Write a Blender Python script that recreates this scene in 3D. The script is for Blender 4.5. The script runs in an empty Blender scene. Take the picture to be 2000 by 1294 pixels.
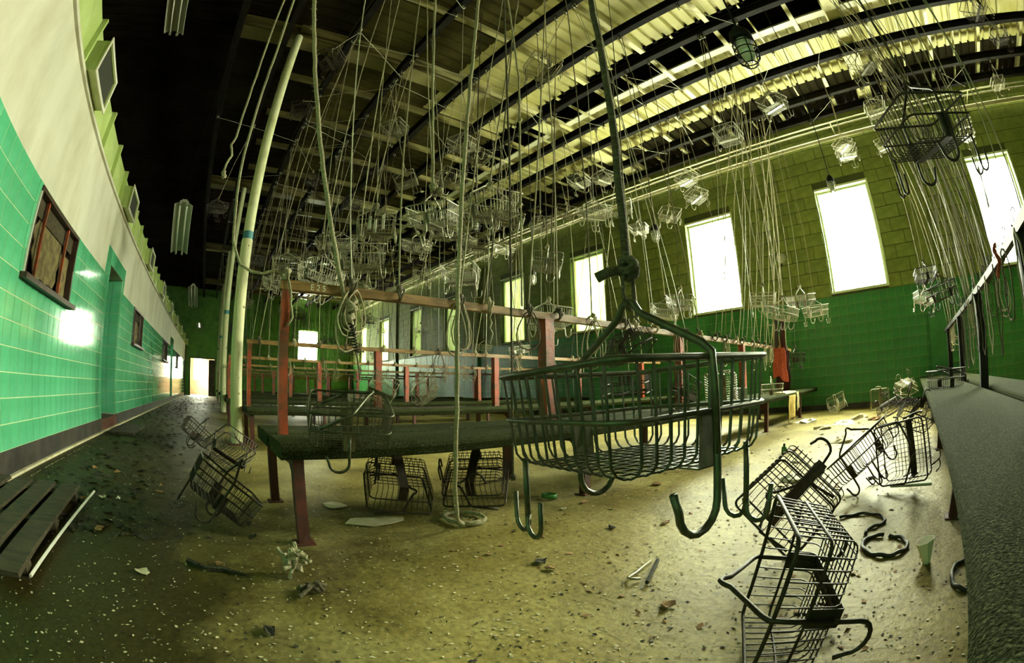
import bpy, math, random
from mathutils import Vector, Matrix, Euler
random.seed(7)
SC = bpy.context.scene
COL = SC.collection
R = math.radians

# ---------------------------------------------------------------- camera, sky, exposure
# X runs down the hall, +Y is the tiled aisle wall, -Y the window wall, Z up; camera stands at x=y=0
cam_d = bpy.data.cameras.new('camera')
cam_d.type = 'PANO'
cam_d.panorama_type = 'FISHEYE_EQUISOLID'
cam_d.sensor_fit = 'HORIZONTAL'
cam_d.sensor_width = 36.0
cam_d.fisheye_lens = 880.8 / 2000 * 36.0
cam_d.fisheye_fov = math.pi
cam_d.clip_start = 0.02
cam = bpy.data.objects.new('camera', cam_d)
COL.objects.link(cam)
def aim(o, loc, yaw, pitch, roll):
    f = Vector((math.cos(yaw)*math.cos(pitch), math.sin(yaw)*math.cos(pitch), math.sin(pitch)))
    r = f.cross(Vector((0, 0, 1))).normalized(); u = r.cross(f)
    r2 = math.cos(roll)*r + math.sin(roll)*u; u2 = -math.sin(roll)*r + math.cos(roll)*u
    m = Matrix((r2, u2, -f)).transposed().to_4x4(); m.translation = Vector(loc)
    o.matrix_world = m
aim(cam, (0, 0, .75), R(-39.17), R(7.506), R(-.793))
SC.camera = cam

world = bpy.data.worlds.new('overcast_sky'); SC.world = world
world.use_nodes = True
_n = world.node_tree.nodes; _l = world.node_tree.links
SKY = 235.0
_bg = _n['Background']
_tc = _n.new('ShaderNodeTexCoord'); _ns = _n.new('ShaderNodeTexNoise'); _rp = _n.new('ShaderNodeValToRGB')
_ns.inputs['Scale'].default_value = 3.0; _ns.inputs['Detail'].default_value = 3
_rp.color_ramp.elements[0].position = .35; _rp.color_ramp.elements[0].color = (.97, 1, .80, 1)
_rp.color_ramp.elements[1].position = .65; _rp.color_ramp.elements[1].color = (1, .99, .84, 1)
_l.new(_tc.outputs['Generated'], _ns.inputs['Vector']); _l.new(_ns.outputs['Fac'], _rp.inputs['Fac'])
_l.new(_rp.outputs['Color'], _bg.inputs['Color'])
# overcast sky: three times brighter overhead than at the horizon, pale ground below
_sx = _n.new('ShaderNodeSeparateXYZ'); _cr = _n.new('ShaderNodeValToRGB'); _mr = _n.new('ShaderNodeMapRange'); _ml = _n.new('ShaderNodeMath')
_mr.inputs['From Min'].default_value = -1; _mr.inputs['From Max'].default_value = 1
for _p, _v in ((.47, .46), (.50, .42), (.62, .70), (1.0, 1.3)):
    _e = _cr.color_ramp.elements.new(_p); _e.color = (_v, _v, _v, 1)
_cr.color_ramp.elements[0].color = (.46, .46, .46, 1); _cr.color_ramp.elements[-1].color = (1.3, 1.3, 1.3, 1)
_ml.operation = 'MULTIPLY'; _ml.inputs[1].default_value = SKY
_l.new(_tc.outputs['Generated'], _sx.inputs[0]); _l.new(_sx.outputs['Z'], _mr.inputs['Value']); _l.new(_mr.outputs['Result'], _cr.inputs['Fac'])
_l.new(_cr.outputs['Color'], _ml.inputs[0]); _l.new(_ml.outputs[0], _bg.inputs['Strength'])
SC.view_settings.view_transform = 'Standard'
SC.view_settings.look = 'None'
SC.view_settings.gamma = 1.0
SC.view_settings.use_curve_mapping = False
SC.view_settings.exposure = 0.0

# ---------------------------------------------------------------- helpers
class MB:
    def __init__(s): s.v = []; s.f = []
    def quad(s, a, b, c, d):
        n = len(s.v); s.v += [tuple(a), tuple(b), tuple(c), tuple(d)]; s.f.append((n, n+1, n+2, n+3)); return s
    def box(s, x0, x1, y0, y1, z0, z1):
        n = len(s.v)
        s.v += [(x0,y0,z0),(x1,y0,z0),(x1,y1,z0),(x0,y1,z0),(x0,y0,z1),(x1,y0,z1),(x1,y1,z1),(x0,y1,z1)]
        for q in ((0,3,2,1),(4,5,6,7),(0,1,5,4),(1,2,6,5),(2,3,7,6),(3,0,4,7)): s.f.append(tuple(n+i for i in q))
        return s
    def hull(s, bot, top):            # prism between two equal rings
        n = len(s.v); k = len(bot); s.v += [tuple(p) for p in bot] + [tuple(p) for p in top]
        s.f.append(tuple(n+i for i in range(k))[::-1]); s.f.append(tuple(n+k+i for i in range(k)))
        for i in range(k):
            j = (i+1) % k; s.f.append((n+i, n+j, n+k+j, n+k+i))
        return s
    def prism_x(s, prof, x0, x1):     # profile in (y,z)
        return s.hull([(x0, y, z) for y, z in prof], [(x1, y, z) for y, z in prof])
    def prism_y(s, prof, y0, y1):     # profile in (x,z)
        return s.hull([(x, y0, z) for x, z in prof], [(x, y1, z) for x, z in prof])
    def tube(s, pts, r, n=6, closed=False, cap=True):
        pts = [Vector(p) for p in pts]; k = len(pts)
        rr = r if isinstance(r, (list, tuple)) else [r]*k
        base = len(s.v); up = None
        for i, p in enumerate(pts):
            if closed: t = (pts[(i+1) % k] - pts[i-1])
            else: t = pts[min(i+1, k-1)] - pts[max(i-1, 0)]
            if t.length < 1e-9: t = Vector((0, 0, 1))
            t.normalize()
            if up is None:
                up = Vector((0, 0, 1)) if abs(t.z) < .9 else Vector((1, 0, 0))
            a = t.cross(up)
            if a.length < 1e-6: a = t.cross(Vector((0, 1, 0)))
            a.normalize(); b = a.cross(t); up = b
            for j in range(n):
                ang = 2*math.pi*(j+.5)/n
                s.v.append(tuple(p + (a*math.cos(ang) + b*math.sin(ang))*rr[i]))
        for i in range(k if closed else k-1):
            i2 = (i+1) % k
            for j in range(n):
                j2 = (j+1) % n
                s.f.append((base+i*n+j, base+i*n+j2, base+i2*n+j2, base+i2*n+j))
        if cap and not closed:
            s.f.append(tuple(base+j for j in range(n))[::-1]); s.f.append(tuple(base+(k-1)*n+j for j in range(n)))
        return s
    def lathe(s, prof, n=16, c=(0, 0, 0)):   # (r,z) profile about z
        base = len(s.v)
        for r, z in prof:
            for j in range(n):
                a = 2*math.pi*j/n; s.v.append((c[0]+r*math.cos(a), c[1]+r*math.sin(a), c[2]+z))
        for i in range(len(prof)-1):
            for j in range(n):
                j2 = (j+1) % n; s.f.append((base+i*n+j, base+i*n+j2, base+(i+1)*n+j2, base+(i+1)*n+j))
        return s
    def ico(s, c, r, seed=0, amp=.25, nu=8, nv=6):
        rd = random.Random(seed); prof = []
        base = len(s.v); s.v.append((c[0], c[1], c[2]-r))
        for i in range(1, nv):
            ph = -math.pi/2 + math.pi*i/nv
            for j in range(nu):
                a = 2*math.pi*j/nu; q = r*(1 + rd.uniform(-amp, amp))
                s.v.append((c[0]+q*math.cos(ph)*math.cos(a), c[1]+q*math.cos(ph)*math.sin(a), c[2]+q*math.sin(ph)))
        top = len(s.v); s.v.append((c[0], c[1], c[2]+r))
        for j in range(nu):
            j2 = (j+1) % nu
            s.f.append((base, base+1+j2, base+1+j)); s.f.append((top, top-nu+j, top-nu+j2))
            for i in range(nv-2):
                s.f.append((base+1+i*nu+j, base+1+i*nu+j2, base+1+(i+1)*nu+j2, base+1+(i+1)*nu+j))
        return s
    def mesh(s, name, m, smooth=False):
        me = bpy.data.meshes.new(name); me.from_pydata(s.v, [], s.f); me.update()
        if m: me.materials.append(m)
        if smooth:
            me.polygons.foreach_set('use_smooth', [True]*len(me.polygons))
        return me
def obj(name, mb, m=None, parent=None, smooth=False, loc=None):
    me = mb.mesh(name, m, smooth) if isinstance(mb, MB) else mb
    o = bpy.data.objects.new(name, me); COL.objects.link(o)
    if parent: o.parent = parent
    if loc: o.location = loc
    return o
def tag(o, label, cat, group=None):
    o['label'] = label; o['category'] = cat
    if group: o['group'] = group
    return o
def thing(name, label, cat, loc=(0, 0, 0), rot=(0, 0, 0), group=None):
    o = bpy.data.objects.new(name, None); COL.objects.link(o)
    o.location = loc; o.rotation_euler = rot; o.empty_display_size = .1
    return tag(o, label, cat, group)
def struct(name, mb, m, parent=None, label=None, smooth=False):
    o = obj(name, mb, m, parent, smooth)
    if parent is None: o['kind'] = 'structure'
    if label: o['label'] = label
    return o
def struct_root(name, label=None, loc=(0, 0, 0)):
    o = bpy.data.objects.new(name, None); COL.objects.link(o); o.location = loc
    o['kind'] = 'structure'
    if label: o['label'] = label
    return o
def copy_tree(o, parent=None):
    c = o.copy(); COL.objects.link(c)
    if parent: c.parent = parent
    for ch in o.children: copy_tree(ch, c)
    return c

def mat(name, col, rough=.7, metal=0., col2=None, scale=6., bump=0., bscale=40., spec=None, lo=.4, hi=.65, vary=0., coat=0., stretch=None, detail=5):
    m = bpy.data.materials.new(name); m.use_nodes = True
    nt = m.node_tree; N = nt.nodes; L = nt.links; b = N['Principled BSDF']
    b.inputs['Roughness'].default_value = rough; b.inputs['Metallic'].default_value = metal
    if spec is not None: b.inputs['Specular IOR Level'].default_value = spec
    if coat: b.inputs['Coat Weight'].default_value = coat; b.inputs['Coat Roughness'].default_value = .08
    tc = N.new('ShaderNodeTexCoord'); vec = tc.outputs['Object']
    if stretch:
        mp = N.new('ShaderNodeMapping'); mp.inputs['Scale'].default_value = stretch
        L.new(vec, mp.inputs['Vector']); vec = mp.outputs['Vector']
    out = None
    if col2:
        n = N.new('ShaderNodeTexNoise'); n.inputs['Scale'].default_value = scale; n.inputs['Detail'].default_value = detail
        n.inputs['Roughness'].default_value = .62
        r = N.new('ShaderNodeValToRGB'); r.color_ramp.elements[0].position = lo; r.color_ramp.elements[1].position = hi
        r.color_ramp.elements[0].color = (*col, 1); r.color_ramp.elements[1].color = (*col2, 1)
        L.new(vec, n.inputs['Vector']); L.new(n.outputs['Fac'], r.inputs['Fac']); out = r.outputs['Color']
    if vary:
        oi = N.new('ShaderNodeObjectInfo'); hs = N.new('ShaderNodeHueSaturation')
        mr = N.new('ShaderNodeMapRange'); mr.inputs['To Min'].default_value = 1-vary; mr.inputs['To Max'].default_value = 1+vary
        L.new(oi.outputs['Random'], mr.inputs['Value']); L.new(mr.outputs['Result'], hs.inputs['Value'])
        if out: L.new(out, hs.inputs['Color'])
        else: hs.inputs['Color'].default_value = (*col, 1)
        out = hs.outputs['Color']
    if out: L.new(out, b.inputs['Base Color'])
    else: b.inputs['Base Color'].default_value = (*col, 1)
    if bump:
        n2 = N.new('ShaderNodeTexNoise'); n2.inputs['Scale'].default_value = bscale; n2.inputs['Detail'].default_value = 4
        bp = N.new('ShaderNodeBump'); bp.inputs['Strength'].default_value = bump; bp.inputs['Distance'].default_value = .02
        L.new(vec, n2.inputs['Vector']); L.new(n2.outputs['Fac'], bp.inputs['Height']); L.new(bp.outputs['Normal'], b.inputs['Normal'])
    return m

M = {}
M['tile'] = mat('green_glazed_tile', (.085, .42, .20), .10, 0, (.13, .52, .28), 3., .05, 9., vary=.06)
M['grout'] = mat('pale_grout', (.62, .70, .40), .8)
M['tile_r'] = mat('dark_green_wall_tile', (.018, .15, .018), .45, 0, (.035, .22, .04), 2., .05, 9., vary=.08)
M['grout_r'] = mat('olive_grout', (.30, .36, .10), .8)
M['plaster'] = mat('cream_plaster', (.56, .52, .36), .75, 0, (.74, .71, .56), 2.2, .12, 6., lo=.3, hi=.6, stretch=(1, 1, .45))
M['block'] = mat('olive_painted_block', (.14, .18, .026), .7, 0, (.20, .24, .045), 5., .25, 30., vary=.10)
M['mortar'] = mat('dark_mortar', (.05, .065, .015), .9)
M['black_base'] = mat('black_painted_skirting', (.012, .010, .008), .6, 0, (.05, .04, .03), 5., .2, 20.)
M['duct'] = mat('pale_green_sheet_metal', (.42, .52, .16), .45, .0, (.52, .62, .24), 3., .05, 8.)
M['duct_dark'] = mat('dark_duct_grille', (.03, .03, .02), .6)
M['soot'] = mat('soot_black_paint', (.005, .004, .003), .95, 0, (.010, .008, .004), 2., spec=.05)  # near-black for loft, back wall, door leaves and roof slot
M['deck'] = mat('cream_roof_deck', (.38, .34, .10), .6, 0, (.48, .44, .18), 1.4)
M['deck_soot'] = mat('sooty_roof_deck', (.008, .006, .002), .95, 0, (.016, .013, .004), 1.2, spec=.05)  # roof shade put into the deck colour
M['deck_mid'] = mat('smoke_stained_roof_deck', (.028, .022, .004), .9, 0, (.06, .05, .011), 1.3, spec=.08)  # weaker roof shade, also put into the colour
M['rafter_dim'] = mat('smoke_stained_rafter', (.26, .22, .07), .6, 0, (.36, .31, .12), 3.)
M['rafter'] = mat('cream_painted_steel', (.56, .51, .22), .5, 0, (.68, .63, .34), 3.)
M['beam'] = mat('black_steel_beam', (.004, .0035, .002), .8, .0, (.010, .008, .004), 6., spec=.1)
M['pipe'] = mat('cream_pipe', (.70, .68, .40), .4, 0, (.58, .54, .26), 3.)
M['pole'] = mat('peeling_cream_pole_paint', (.80, .80, .48), .45, 0, (.62, .60, .26), 4., .15, 15., lo=.45, hi=.75)
M['pole_rust'] = mat('chipped_pole_paint', (.76, .73, .42), .6, 0, (.20, .13, .04), 9., .4, 20., lo=.64, hi=.68)
M['blue'] = mat('blue_paint_band', (.05, .22, .24), .5)
# concrete: pale dust over dark dirt, aisle shade painted into the colour
def floor_mat():
    m = bpy.data.materials.new('dusty_concrete'); m.use_nodes = True
    nt = m.node_tree; N = nt.nodes; L = nt.links; b = N['Principled BSDF']
    tc = N.new('ShaderNodeTexCoord')
    def noise(sc, det, off=(0, 0, 0), ro=.6):
        mp = N.new('ShaderNodeMapping'); mp.inputs['Location'].default_value = off; n = N.new('ShaderNodeTexNoise')
        n.inputs['Scale'].default_value = sc; n.inputs['Detail'].default_value = det; n.inputs['Roughness'].default_value = ro
        L.new(tc.outputs['Object'], mp.inputs['Vector']); L.new(mp.outputs['Vector'], n.inputs['Vector']); return n.outputs['Fac']
    def ramp(src, stops):
        r = N.new('ShaderNodeValToRGB')
        r.color_ramp.elements[0].position, r.color_ramp.elements[0].color = stops[0][0], (*stops[0][1], 1)
        r.color_ramp.elements[1].position, r.color_ramp.elements[1].color = stops[-1][0], (*stops[-1][1], 1)
        for p, c in stops[1:-1]: r.color_ramp.elements.new(p).color = (*c, 1)
        L.new(src, r.inputs['Fac']); return r.outputs['Color']
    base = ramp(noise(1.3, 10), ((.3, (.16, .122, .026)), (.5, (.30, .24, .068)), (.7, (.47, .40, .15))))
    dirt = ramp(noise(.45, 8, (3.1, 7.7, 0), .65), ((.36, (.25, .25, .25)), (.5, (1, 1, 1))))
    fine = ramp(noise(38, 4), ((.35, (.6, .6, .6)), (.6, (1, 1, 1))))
    # aisle dirt with a ragged edge, deepened to paint in the shade there
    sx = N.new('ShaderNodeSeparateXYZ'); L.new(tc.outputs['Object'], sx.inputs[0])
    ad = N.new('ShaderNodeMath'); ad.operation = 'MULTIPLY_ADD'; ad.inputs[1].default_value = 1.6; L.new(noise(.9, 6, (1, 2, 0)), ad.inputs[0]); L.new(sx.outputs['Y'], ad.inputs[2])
    aisle_dirt_shade = ramp(ad.outputs[0], ((.55, (1, 1, 1)), (1.0, (0, 0, 0))))
    mn = N.new('ShaderNodeMath'); mn.operation = 'MINIMUM'; L.new(dirt, mn.inputs[0]); L.new(aisle_dirt_shade, mn.inputs[1]); dirt = mn.outputs[0]  # from here dirt also carries the painted aisle shade
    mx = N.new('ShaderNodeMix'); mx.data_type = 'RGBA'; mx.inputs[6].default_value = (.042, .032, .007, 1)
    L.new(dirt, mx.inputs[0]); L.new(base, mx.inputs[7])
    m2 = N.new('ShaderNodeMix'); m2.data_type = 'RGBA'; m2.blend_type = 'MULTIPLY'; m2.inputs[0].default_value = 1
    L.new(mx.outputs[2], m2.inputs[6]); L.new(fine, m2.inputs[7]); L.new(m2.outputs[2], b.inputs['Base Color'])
    b.inputs['Roughness'].default_value = .55; b.inputs['Specular IOR Level'].default_value = .22; b.inputs['Specular Tint'].default_value = (1, .86, .45, 1)
    bp = N.new('ShaderNodeBump'); bp.inputs['Strength'].default_value = .35; bp.inputs['Distance'].default_value = .02
    L.new(noise(16, 6), bp.inputs['Height']); L.new(bp.outputs['Normal'], b.inputs['Normal'])
    return m
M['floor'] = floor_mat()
M['seat'] = mat('mossy_dark_bench', (.022, .028, .009), .9, 0, (.10, .11, .05), 140., .8, 160., lo=.45, hi=.72, spec=.03)
M['red'] = mat('worn_red_steel', (.33, .05, .012), .5, .0, (.12, .045, .012), 9., .2, 25., lo=.42, hi=.62)
M['darkred'] = mat('rusty_dark_red_leg', (.10, .018, .008), .6, 0, (.035, .015, .006), 12., .3, 25.)
M['rail'] = mat('worn_brown_rail', (.30, .16, .04), .55, 0, (.16, .09, .02), 8., .2, 25., stretch=(4, .6, 4))
M['wire'] = mat('tarnished_wire', (.24, .22, .14), .42, .35, (.34, .31, .19), 40.)
M['wire_olive'] = mat('olive_tarnished_wire', (.060, .064, .034), .4, .5, (.11, .11, .06), 30.)
M['wire_dark'] = mat('dark_rusty_wire', (.030, .024, .014), .55, .5, (.055, .04, .022), 40.)
M['wire_pale'] = mat('pale_galvanised_wire', (.42, .40, .27), .5, .1, (.30, .28, .17), 40.)
M['strap'] = mat('galvanised_strap', (.20, .19, .12), .45, .5, (.10, .09, .05), 14., .1, 40.)
M['strap_pale'] = mat('pale_strap', (.72, .70, .58), .45, .2)
M['rope'] = mat('hemp_rope', (.60, .54, .34), .9, 0, (.42, .36, .18), 60., .9, 160., stretch=(1, 1, 2.2))
M['rope_dark'] = mat('dirty_rope', (.16, .13, .07), .9, 0, (.09, .07, .035), 60., .9, 160., stretch=(1, 1, 2.2))
M['rope_thin'] = mat('weathered_cord', (.34, .30, .17), .8, 0, (.22, .18, .09), 20.)
M['chain'] = mat('tarnished_chain', (.12, .10, .06), .4, .8)
M['iron'] = mat('black_iron', (.012, .010, .007), .6, .2, spec=.25)
M['white'] = mat('white_enamel', (.34, .35, .26), .35)
M['lampglass'] = mat('lamp_glass', (.75, .75, .62), .1, 0)
M['wood_dark'] = mat('dark_board', (.028, .020, .008), .9, 0, (.07, .055, .022), 6., .3, 30., stretch=(6, 1, 6))
M['wood_torn'] = mat('torn_particle_board', (.17, .135, .05), .9, 0, (.07, .05, .018), 14., .5, 60.)
M['frame_dark'] = mat('dark_brown_frame', (.035, .018, .010), .5, 0, (.06, .03, .015), 8.)
M['frame_pale'] = mat('pale_window_frame', (.62, .66, .42), .5)
M['paper'] = mat('weathered_paper', (.62, .56, .38), .9, 0, (.45, .38, .2), 12.)
M['paper_white'] = mat('pale_scrap', (.80, .78, .66), .9)
M['leaf'] = mat('rust_brown_scrap', (.22, .11, .035), .9, 0, (.34, .2, .07), 15.)
M['dirt'] = mat('black_dirt', (.02, .018, .008), .95, 0, (.05, .045, .02), 20., .6, 60.)
M['cloth_red'] = mat('red_towel', (.50, .09, .04), .95, 0, (.34, .05, .025), 30., .8, 120.)
M['cloth_dark'] = mat('dark_maroon_cloth', (.06, .012, .010), .95, 0, (.035, .01, .008), 20., .5, 90.)
M['cloth_pale'] = mat('pale_yellow_cloth', (.62, .56, .34), .95, 0, (.5, .42, .22), 18., .5, 90.)
M['cloth_yellow'] = mat('mustard_cloth', (.50, .36, .08), .95, 0, (.36, .24, .05), 14., .6, 60.)
M['far_green'] = mat('green_corrugated_sheet', (.10, .26, .05), .6, 0, (.06, .17, .03), 2.)
M['pink'] = mat('pink_vestibule_wall', (.62, .40, .34), .8, 0, (.55, .33, .27), 2.)
M['rubber'] = mat('black_rubber_hose', (.035, .03, .018), .6)
M['bottle'] = mat('green_glass', (.06, .22, .05), .15)
M['yellow_strip'] = mat('pale_flashing', (.78, .74, .52), .5)
# dusty window panes: mostly clear, partly scattering
gm = bpy.data.materials.new('dusty_window_glass'); gm.use_nodes = True
_g = gm.node_tree; _g.nodes.remove(_g.nodes['Principled BSDF'])
_t = _g.nodes.new('ShaderNodeBsdfTransparent'); _t.inputs['Color'].default_value = (.97, 1, .95, 1)
_s = _g.nodes.new('ShaderNodeBsdfTranslucent'); _s.inputs['Color'].default_value = (.9, .95, .8, 1)
_mx = _g.nodes.new('ShaderNodeMixShader'); _mx.inputs['Fac'].default_value = .25
_g.links.new(_t.outputs[0], _mx.inputs[1]); _g.links.new(_s.outputs[0], _mx.inputs[2])
_g.links.new(_mx.outputs[0], _g.nodes['Material Output'].inputs['Surface'])
M['glass'] = gm

def fibre(name, t):
    m = bpy.data.materials.new(name); m.use_nodes = True
    nt = m.node_tree; N = nt.nodes; L = nt.links; N.remove(N['Principled BSDF'])
    tc = N.new('ShaderNodeTexCoord'); mp = N.new('ShaderNodeMapping'); mp.inputs['Scale'].default_value = (9, 1, .6)
    ns = N.new('ShaderNodeTexNoise'); ns.inputs['Scale'].default_value = 2.2; ns.inputs['Detail'].default_value = 3
    rp = N.new('ShaderNodeValToRGB'); rp.color_ramp.elements[0].position = .35; rp.color_ramp.elements[1].position = .65
    rp.color_ramp.elements[0].color = (t*.75, t*.88, t*.42, 1); rp.color_ramp.elements[1].color = (t*1.1, t*1.2, t*.85, 1)
    tr = N.new('ShaderNodeBsdfTranslucent'); gl = N.new('ShaderNodeBsdfDiffuse'); gl.inputs['Color'].default_value = (.25, .3, .1, 1)
    ad = N.new('ShaderNodeAddShader')
    L.new(tc.outputs['Object'], mp.inputs['Vector']); L.new(mp.outputs['Vector'], ns.inputs['Vector']); L.new(ns.outputs['Fac'], rp.inputs['Fac'])
    L.new(rp.outputs['Color'], tr.inputs['Color']); L.new(tr.outputs[0], ad.inputs[0]); L.new(gl.outputs[0], ad.inputs[1])
    L.new(ad.outputs[0], N['Material Output'].inputs['Surface'])
    return m
# shade painted into the roof steel colour, darker towards the aisle side
def shade_mat(name, unshaded, shaded, y0, y1):
    m = mat(name, unshaded[0], .5, 0, unshaded[1], 3.); nt = m.node_tree; N = nt.nodes; L = nt.links; b = N['Principled BSDF']
    src = b.inputs['Base Color'].links[0].from_socket
    tc = N.new('ShaderNodeTexCoord'); sx = N.new('ShaderNodeSeparateXYZ'); mr = N.new('ShaderNodeMapRange'); ns = N.new('ShaderNodeTexNoise'); ns.inputs['Scale'].default_value = 1.6
    ad = N.new('ShaderNodeMath'); ad.operation = 'MULTIPLY_ADD'; ad.inputs[1].default_value = 1.2
    L.new(tc.outputs['Object'], ns.inputs['Vector']); L.new(tc.outputs['Object'], sx.inputs[0])
    L.new(ns.outputs['Fac'], ad.inputs[0]); L.new(sx.outputs['Y'], ad.inputs[2])
    mr.inputs['From Min'].default_value = y0; mr.inputs['From Max'].default_value = y1; L.new(ad.outputs[0], mr.inputs['Value'])
    mx = N.new('ShaderNodeMix'); mx.data_type = 'RGBA'; mx.inputs[7].default_value = (*shaded, 1)
    L.new(mr.outputs['Result'], mx.inputs[0]); L.new(src, mx.inputs[6]); L.new(mx.outputs[2], b.inputs['Base Color'])
    return m
M['rafter'] = shade_mat('smoke_stained_cream_steel', ((.56, .51, .22), (.68, .63, .34)), (.14, .115, .03), -4.6, -1.6)
M['rafter_dim'] = shade_mat('smoke_stained_dim_steel', ((.36, .31, .10), (.46, .40, .16)), (.11, .09, .022), -5.5, -2.0)
M['fibre_a'] = fibre('pale_fibreglass_sheet', .24)
M['fibre_b'] = fibre('yellowed_fibreglass_sheet', .11)
M['fibre_c'] = fibre('green_fibreglass_sheet', .06)
# ---------------------------------------------------------------- the room
X0, X1 = -13.0, 30.0
YL, YR = 1.763, -10.0
ZC = 6.75
WINS = [(.10, 1.48), (3.80, 5.14), (8.0, 9.33), (11.6, 12.9), (15.85, 17.0), (19.2, 20.4), (23.2, 24.6), (26.8, 28.1), (-4.05, -2.7)]
WZ0, WZ1 = 2.46, 4.78
def cells(u0, u1, z0, z1, holes):
    us = sorted(set([u0, u1] + [h for q in holes for h in q[:2] if u0 < h < u1]))
    zs = sorted(set([z0, z1] + [h for q in holes for h in q[2:] if z0 < h < z1]))
    for a, b in zip(us, us[1:]):
        for c, d in zip(zs, zs[1:]):
            mu, mz = (a+b)/2, (c+d)/2
            if not any(q[0] < mu < q[1] and q[2] < mz < q[3] for q in holes): yield a, b, c, d

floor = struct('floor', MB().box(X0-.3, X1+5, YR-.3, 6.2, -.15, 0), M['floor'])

# window wall
wall_r = MB(); holes_r = [(a, b, WZ0, WZ1) for a, b in WINS]
for a, b, c, d in cells(X0, X1, 0, ZC, holes_r): wall_r.box(a, b, YR-.32, YR, c, d)
wall_right = struct('wall_right', wall_r, M['mortar'])
# glazed tile dado of the window wall
TR = .2055; TRZ = .12
def overlaps(a, b, c, d, holes): return any(a < q[1]-.002 and b > q[0]+.002 and c < q[3]-.002 and d > q[2]+.002 for q in holes)
grout_r = MB(); grout_r.box(X0, X1, YR, YR+.004, TRZ, TRZ+11*TR)
obj('grout_bed', grout_r, M['grout_r'], wall_right)
tile_me = MB().box(-TR/2+.003, TR/2-.003, 0, .0085, -TR/2+.003, TR/2-.003).mesh('wall_tile', M['tile_r'])
far = MB(); PIL = [6.75, 14.5, 22.2, 29.6, -1.0, -8.75]
k = 0
while X0 + k*TR < X1 - TR:
    xa = X0 + k*TR; k += 1
    for r_ in range(11):
        za = TRZ + r_*TR
        if -3.0 < xa < 2.6:
            o = obj('wall_tile', tile_me, None, wall_right); o.location = (xa+TR/2, YR, za+TR/2)
        else: far.box(xa+.003, xa+TR-.003, YR, YR+.0085, za+.003, za+TR-.003)
o = obj('wall_tile', far, M['tile_r'], wall_right); o['kind'] = 'stuff'
# painted block courses above
BH, BL = .29, .58; zb0 = TRZ+11*TR
blk_me = MB().hull([(-BL/2+.006, 0, -BH/2+.006), (BL/2-.006, 0, -BH/2+.006), (BL/2-.006, 0, BH/2-.006), (-BL/2+.006, 0, BH/2-.006)],
                   [(-BL/2+.014, .012, -BH/2+.014), (BL/2-.014, .012, -BH/2+.014), (BL/2-.014, .012, BH/2-.014), (-BL/2+.014, .012, BH/2-.014)]).mesh('block', M['block'])
far = MB(); nblk = 0
for r_ in range(15):
    za = zb0 + r_*BH; zt = min(za+BH, ZC)
    xa = X0 - (BL/2 if r_ % 2 else 0)
    while xa < X1:
        a, b = xa, xa+BL
        segs = [(a, b)]
        for (wa, wb, wc, wd) in holes_r:
            if za < wd-.01 and zt > wc+.01:
                ns = []
                for s0, s1 in segs:
                    if s1 <= wa or s0 >= wb: ns.append((s0, s1)); continue
                    if s0 < wa: ns.append((s0, wa))
                    if s1 > wb: ns.append((wb, s1))
                segs = ns
        for s0, s1 in segs:
            if s1-s0 < .04: continue
            full = abs(s1-s0-BL) < .001 and abs(zt-za-BH) < .001
            if full and -4.0 < xa < 9.2 and nblk < 290:
                o = obj('block', blk_me, None, wall_right); o.location = ((s0+s1)/2, YR, (za+zt)/2); nblk += 1
            else: far.box(s0+.006, s1-.006, YR, YR+.012, za+.006, zt-.006)
        xa += BL
o = obj('block', far, M['block'], wall_right); o['kind'] = 'stuff'
sk = MB()
sk.box(X0, X1, YR, YR+.02, 0, TRZ)
obj('skirting', sk, M['black_base'], wall_right)
for i, px_ in enumerate(PIL):
    struct('trim_%d' % (i+1), MB().box(px_-.22, px_+.22, YR, YR+.10, 0, TRZ+11*TR), M['tile_r'], label=None)
    struct('trim_%d' % (i+21), MB().box(px_-.22, px_+.22, YR, YR+.10, TRZ+11*TR, ZC), M['block'])
for i, (a, b) in enumerate(WINS):
    fr = MB(); t = .05
    fr.box(a, a+t, YR-.22, YR-.12, WZ0, WZ1).box(b-t, b, YR-.22, YR-.12, WZ0, WZ1).box(a+t, b-t, YR-.22, YR-.12, WZ0, WZ0+t).box(a+t, b-t, YR-.22, YR-.12, WZ1-t, WZ1)
    w_ = struct_root('window_%d' % (i+1), loc=(0, 0, 0))
    obj('window_frame', fr, M['frame_pale'], w_)
    obj('pane', MB().box(a+t, b-t, YR-.172, YR-.168, WZ0+t, WZ1-t), M['glass' if a < 7 else 'fibre_a' if a < 10 or a > 22 else 'fibre_b' if a < 15 else 'fibre_c'], w_)
    obj('sill', MB().box(a-.03, b+.03, YR-.30, YR+.03, WZ0-.03, WZ0), M['frame_pale'], w_)
    obj('lintel_trim', MB().box(a, b, YR-.02, YR+.018, WZ1, WZ1+.05).box(a-.04, a, YR-.02, YR+.018, WZ0, WZ1+.05), M['frame_pale'], w_)
    if a > 7: continue
    pl = bpy.data.lights.new('window_daylight', 'AREA'); pl.shape = 'RECTANGLE'; pl.size = b-a; pl.size_y = WZ1-WZ0
    pl.cycles.is_portal = True
    po = bpy.data.objects.new('window_daylight', pl); COL.objects.link(po)
    po.location = ((a+b)/2, YR-.30, (WZ0+WZ1)/2); po.rotation_euler = (R(90), 0, 0)   # -Z axis points to +Y, into the hall

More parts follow.
